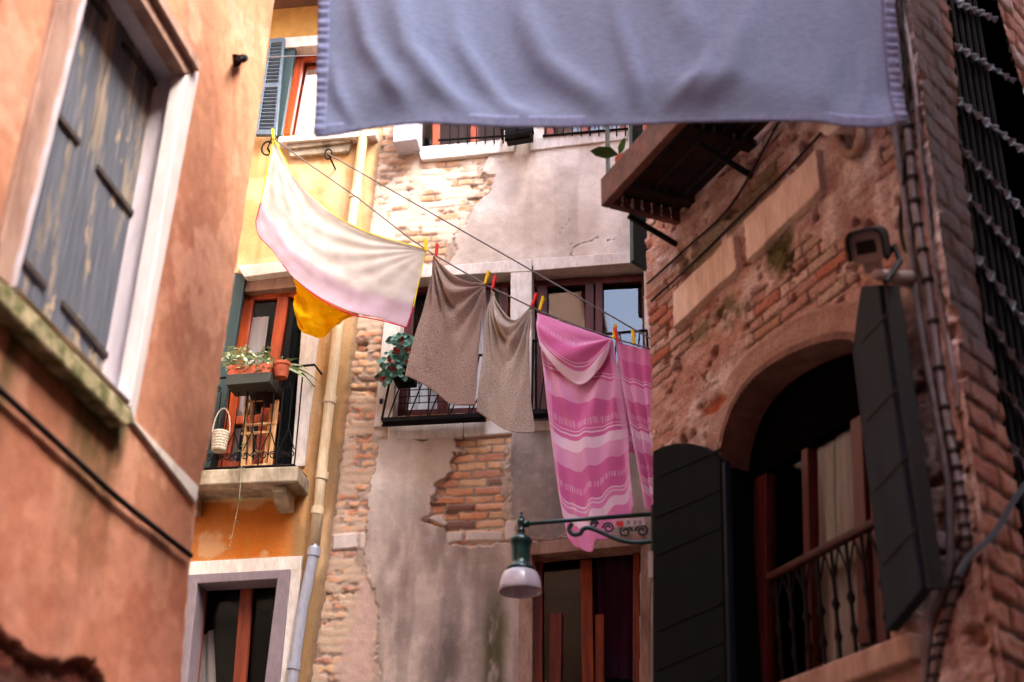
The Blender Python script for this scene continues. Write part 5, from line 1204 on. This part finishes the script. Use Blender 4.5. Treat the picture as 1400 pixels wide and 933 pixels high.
# ================================================================== THINGS ON THE OCHRE BALCONY
def leafq(mb, p, d, w, L, droop=.3, roll=0.):
    """one pointed leaf: base p, direction d, width w, length L"""
    d = d.normalized(); s = d.cross(Vector((0, 0, 1)));
    s = (Vector((1, 0, 0)) if s.length < .1 else s.normalized()); s = Matrix.Rotation(roll, 3, d)@s
    q = [p]; P1 = p+d*L*.35; P2 = p+d*L*.75-Vector((0, 0, droop*L*.25)); P3 = p+d*L-Vector((0, 0, droop*L*.6))
    mb.add([p, P1+s*w*.5, P1-s*w*.5, P2+s*w*.38, P2-s*w*.38, P3], [(0, 1, 2), (2, 1, 3, 4), (4, 3, 5)])
pl_ = thing('planter', 'terracotta flower box in a grey tray on the iron balcony rail', 'planter', LB.X(345, 518, .30))
mb = MB(); slab(mb, LB, [(311, 500), (369, 496), (367, 513), (310, 518)], .36, .17); mb.build('box', M['terracotta'], pl_, bevel=.008)
mb = MB(); slab(mb, LB, [(309, 512), (370, 508), (368, 522), (309, 527)], .38, .22); mb.build('tray', M['tray'], pl_, bevel=.006)
MB().add([LB.X(*p, nn_) for p, nn_ in (((312, 501), .35), ((368, 497), .35), ((368, 497), .2), ((312, 501), .2))], [(0, 1, 2, 3)]).build('soil', M['soil'], pl_)
pot = thing('flower_pot', 'small round terracotta pot beside the flower box on the balcony rail', 'pot', LB.X(384, 516, .30))
c = LB.X(384, 517, .28); MB().lathe(c, [(0, 0), (.050, 0), (.066, .10), (.072, .10), (.072, .125), (.060, .125), (.058, .10), (0, .10)], 20).build('pot_body', M['terracotta'], pot, smooth=False)
MB().lathe(c, [(0, .098), (.058, .104)], 12).build('soil', M['soil'], pot)
hp = thing('trailing_plant', 'bushy small leaved plant spilling over the flower box', 'plant', LB.X(340, 500, .28))
mb = MB(); st_ = MB()
for i in range(210):
    x = random.uniform(305, 372); n = random.uniform(.2, .40); top = random.gauss(488, 7); p = LB.X(x, top if random.random() < .75 else random.uniform(498, 508), n)
    d = Vector((random.uniform(-1, 1), random.uniform(-1, .4), random.uniform(-.3, .9))); leafq(mb, p, d, random.uniform(.018, .03), random.uniform(.03, .06), .5, random.uniform(-1, 1))
for i in range(16):
    x = random.uniform(314, 366); n = random.uniform(.24, .33); p = LB.X(x, 499, n); st_.tube([p, p+Vector((random.uniform(-.05, .05), -.02, random.uniform(.05, .12)))], .002, 4)
mb.build('foliage', M['leaf_pale'], hp); st_.build('stem', M['leaf'], hp)
sp = thing('spider_plant', 'variegated plant with long arching leaves in the small pot', 'plant', LB.X(384, 505, .28))
for i, (dx, up, L, mm) in enumerate(((-.5, 1.0, .36, 'leaf'), (.3, 1.0, .22, 'leaf_pale'), (.9, .5, .26, 'leaf_pale'), (.7, -.1, .30, 'leaf_pale'), (-.9, .5, .42, 'leaf'), (-1.0, .25, .34, 'leaf'), (1.0, .15, .34, 'leaf'), (.1, .9, .24, 'leaf_pale'), (.5, .7, .28, 'leaf'))):
    mb = MB(); p = LB.X(384+random.uniform(-4, 4), 503, .28); vs = []; K = 9; w = .022
    d = Vector((dx, -.25, up)).normalized()
    for k in range(K):
        t = k/(K-1); q = p+d*L*t+Vector((dx*.05*t, 0, -.9*L*t*t*(.8 if dx > -.6 else .45))); ww = w*(.45+1.1*t*(1-t)*2)*(1-t**3)
        side = Vector((d.z, 0, -d.x)).normalized(); vs += [q+side*ww*.5, q-side*ww*.5-Vector((0, .01*ww, 0))]
    mb.add(vs, [(2*k, 2*k+1, 2*k+3, 2*k+2) for k in range(K-1)]); mb.build('leaf', M[mm], sp, smooth=True)
vt = thing('trailing_vine', 'thin stringy vine dangling below the balcony slab', 'plant', LB.X(326, 750, .32))
mb = MB(); mb.tube([LB.X(*p, .335) for p in spline([(334, 600), (330, 640), (327, 682), (321, 715), (314, 748)])], .0013, 4)
for p in ((327, 683), (325, 685), (321, 713), (318, 735), (331, 640), (335, 610), (352, 618), (345, 622), (330, 618), (316, 750)): 
    for q in range(2): leafq(mb, LB.X(p[0], p[1], .335), Vector((random.uniform(-1, 1), -.4, random.uniform(-.2, .4))), .022, .045)
mb.build('vine', M['leaf_pale'], vt)
so_ = thing('step_stool', 'pale wooden folding stool behind the iron railing of the balcony', 'stool', LB.X(350, 636, .12))
mb = MB()
for a, b in (((337, 536), (331, 642)), ((345, 538), (340, 640)), ((380, 531), (368, 638)), ((374, 534), (361, 641))):
    mb = MB(); bar(mb, LB, a, b, .030, .12 if a[0] in (337, 380) else .06, .03); mb.build('leg', M['pale_wood'], so_, bevel=.003)
for a, b in (((333, 581), (378, 578)), ((330, 593), (374, 590)), ((332, 638), (368, 635)), ((337, 548), (379, 544))):
    mb = MB(); bar(mb, LB, a, b, .022, .125, .02); mb.build('rung', M['pale_wood'], so_, bevel=.003)
mb = MB(); mb.lathe(LB.X(364, 550, .09), [(0, 0), (.11, 0), (.13, .03), (.13, .09), (.115, .11), (0, .11)], 24); mb.build('seat', M['dark_wood'], so_, smooth=True)
bk = thing('hanging_basket', 'small white wicker basket hanging on the balcony railing by the salmon corner', 'basket', LB.X(299, 617, .29))
c = LB.X(299, 617, .30)
mb = MB(); prof = []
for i in range(15):
    t = i/14; prof.append((.052+.014*t+(.004 if i % 2 else 0), .155*t))
mb.lathe(c, [(0, 0)]+prof+[(.058, .15), (.05, .02), (0, .015)], 24); mb.build('bowl', M['wicker'], bk)
mb = MB(); mb.tube([c+Vector((.066*math.cos(a), 0, .155+.20*math.sin(a))) for a in np.linspace(0, math.pi, 16)], .005, 6); mb.build('handle', M['wicker'], bk)
# ================================================================== THINGS ON THE GREY HOUSE
ge = thing('geranium', 'geranium with round blue green leaves and red flowers at the middle window guard', 'plant', WB.X(545, 505, .14))
lf_, pt_ = MB(), MB()
cl = [(548, 470, 16, 10), (552, 488, 18, 14), (538, 503, 14, 13), (528, 516, 7, 6), (560, 478, 10, 12)]
for i in range(300):
    cx, cy, sx, sy = random.choice(cl); x, y = random.gauss(cx, sx*.6), random.gauss(cy, sy*.6); n = .16+random.uniform(-.04, .09); p = WB.X(x, y, n)
    nrm = Vector((random.uniform(-.6, .6), -1, random.uniform(-.7, .5))).normalized(); s = nrm.cross(Vector((0, 0, 1))).normalized(); t = s.cross(nrm); r = random.uniform(.016, .032)
    k = 9; lf_.add([p]+[p+(s*math.cos(a)+t*math.sin(a))*r*(1+.12*math.cos(5*a))+nrm*(.007) for a in [2*math.pi*q/k for q in range(k)]], [(0, 1+q, 1+(q+1) % k) for q in range(k)])
for x, y in ((541, 480), (545, 483), (556, 478), (559, 480), (520, 517), (523, 520), (535, 494), (537, 507), (560, 499), (558, 497), (549, 466)):
    for q in range(5):
        p = WB.X(x+random.uniform(-2, 2), y+random.uniform(-2, 2), .25); leafq(pt_, p, Vector((random.uniform(-1, 1), -.5, random.uniform(-1, 1))), .030, .034)
lf_.build('foliage', M['leaf_teal'], ge); pt_.build('blossom', M['petal'], ge)
mb = MB(); slab(mb, WB, [(540, 497), (567, 495), (565, 520), (538, 522)], .18, .14); mb.build('pot', M['iron'], ge, bevel=.006)
ac = thing('metal_box', 'pale metal box mounted on the wall under the left end of the blue cloth', 'box', WB.X(553, 195, .1))
mb = MB(); slab(mb, WB, [(537, 140), (571, 137), (570, 191), (537, 195)], .22, .22); cs = mb.build('casing', M['ac_grey'], ac, bevel=.01)
mb = MB(); slab(mb, WB, [(541, 192), (566, 189), (566, 197), (541, 199)], .16, .10); mb.build('bracket', M['iron'], ac)
fb = thing('window_box', 'black iron flower box holder leaning out over the white upper sill', 'flower box', WB.X(706, 190, .2))
mb = MB(); slab(mb, WB, [(684, 171), (728, 163), (728, 170), (684, 178)], .34, .012); slab(mb, WB, [(690, 186), (724, 181), (724, 189), (690, 193)], .24, .012); 
for x, y in ((685, 174), (706, 170), (727, 166)): mb.tube([WB.X(x, y, .34), WB.X(x+2, y+17, .24), WB.X(x+2, y+17, .02)], .008)
mb.build('frame', M['iron'], fb)
mb = MB(); slab(mb, WB, [(690, 158), (726, 152), (726, 180), (690, 186)], .30, .16); mb.build('box', M['black'], fb, bevel=.006)
gp = thing('potted_plant', 'small potted plant with one big bright leaf on the wooden balcony', 'plant', onz(846, 236, zb+hF))
mb = MB(); pb = WA.P(fu-.10, zb+hF+.01, out_n-.10)
lp = WA.X(846, 212, out_n-.05)
for d, L in ((Vector((-1, -.3, .0)), .16), (Vector((.8, -.4, .35)), .13), (Vector((.3, -.6, .8)), .10)): leafq(mb, lp, d, .07, L, .1, .6)
mb.build('leaf', M['leaf_bright'], gp); MB().tube([lp, lp+Vector((.02, 0, -.06)), pb+Vector((0, 0, .05))], .004).build('stem', M['soil'], gp)
MB().lathe(pb, [(0, 0), (.05, 0), (.06, .08), (.05, .08), (0, .06)], 16).build('pot', M['terracotta'], gp)

# ================================================================== HOUSE ACROSS THE ALLEY, BEHIND THE VIEWER (added to shade the alley; seen only mirrored in the panes)
op = thing('added_corner_house', 'unseen salmon and cream corner house added to shade the alley, mirrored in the panes', 'house', (2, -3.2, 0))
mb = MB(); mb.prism([Vector(p) for p in ((-5, -3.2, 0), (8, -3.2, 0), (8, -3.2, 12), (-5, -3.2, 12))], [Vector(p) for p in ((-5, -8, 0), (8, -8, 0), (8, -8, 12), (-5, -8, 12))]); mb.build('wall', M['salmon'], op); mb = MB()
mb.prism([Vector(p) for p in ((3.4, -3.19, 0), (3.4, 5.8, 0), (3.4, 5.8, 10.5), (3.4, -3.19, 10.5))], [Vector(p) for p in ((8, -3.19, 0), (8, 5.8, 0), (8, 5.8, 10.5), (8, -3.19, 10.5))]); mb.build('wall', M['cream'], op)  # cream block beside the viewer, added to darken the alley
mb = MB()
for x in (-2.5, .2, 2.4):
    for z in (3.2, 6.2, 9.2): mb = MB(); mb.box((x, -3.17, z), .95, .08, 1.5); q = mb.build('window', M['stone'], op); MB().box((x, -3.13, z), .75, .06, 1.3).build('shutter', M['green_dark'], q)
MB().prism([Vector(p) for p in ((-5.2, -2.9, 12.01), (8.2, -2.9, 12.01), (8.2, -8, 12.01), (-5.2, -8, 12.01))], [Vector(p) for p in ((-5.2, -2.9, 12.15), (8.2, -2.9, 12.15), (8.2, -8, 13.1), (-5.2, -8, 13.1))]).build('roof', M['tile'], op)

# ================================================================== LIGHT, CAMERA
w = bpy.data.worlds.new('World'); bpy.context.scene.world = w; w.use_nodes = True; nt = w.node_tree
sky = nt.nodes.new('ShaderNodeTexSky'); sky.sky_type = 'NISHITA'; sky.sun_disc = False
SE, SA = R(50), R(135)          # elevation; azimuth (clockwise from +Y)
sky.sun_elevation = SE; sky.sun_rotation = SA; sky.dust_density = 3.0; sky.air_density = 1.0; sky.ozone_density = .6
bg = nt.nodes['Background']; nt.links.new(sky.outputs[0], bg.inputs[0]); bg.inputs[1].default_value = .15
sl_ = bpy.data.lights.new('sun', 'SUN'); sl_.energy = .85; sl_.angle = R(30); sl_.color = (1, .96, .9)
so2 = bpy.data.objects.new('sun', sl_); COL.objects.link(so2)
sd = Vector((math.sin(SA)*math.cos(SE), math.cos(SA)*math.cos(SE), math.sin(SE))); so2.rotation_euler = sd.to_track_quat('Z', 'Y').to_euler(); so2.location = (0, 0, 20)
cam = bpy.data.cameras.new('camera'); co = bpy.data.objects.new('camera', cam); COL.objects.link(co)
cam.sensor_width = 36; cam.lens = 50*F/1944.4; cam.clip_end = 500; cam.clip_start = .05
co.location = CAM
co.matrix_world = Matrix.Translation(CAM)@Matrix.Rotation(R(90)+TH, 4, 'X')@Matrix.Rotation(RO, 4, 'Z')
cam.dof.use_dof = True; cam.dof.focus_distance = 11.2; cam.dof.aperture_fstop = 1.9
sc_ = bpy.context.scene; sc_.camera = co
sc_.view_settings.view_transform = 'Standard'; sc_.view_settings.look = 'None'; sc_.view_settings.gamma = 1; sc_.view_settings.use_curve_mapping = False
sc_.view_settings.exposure = 3.5
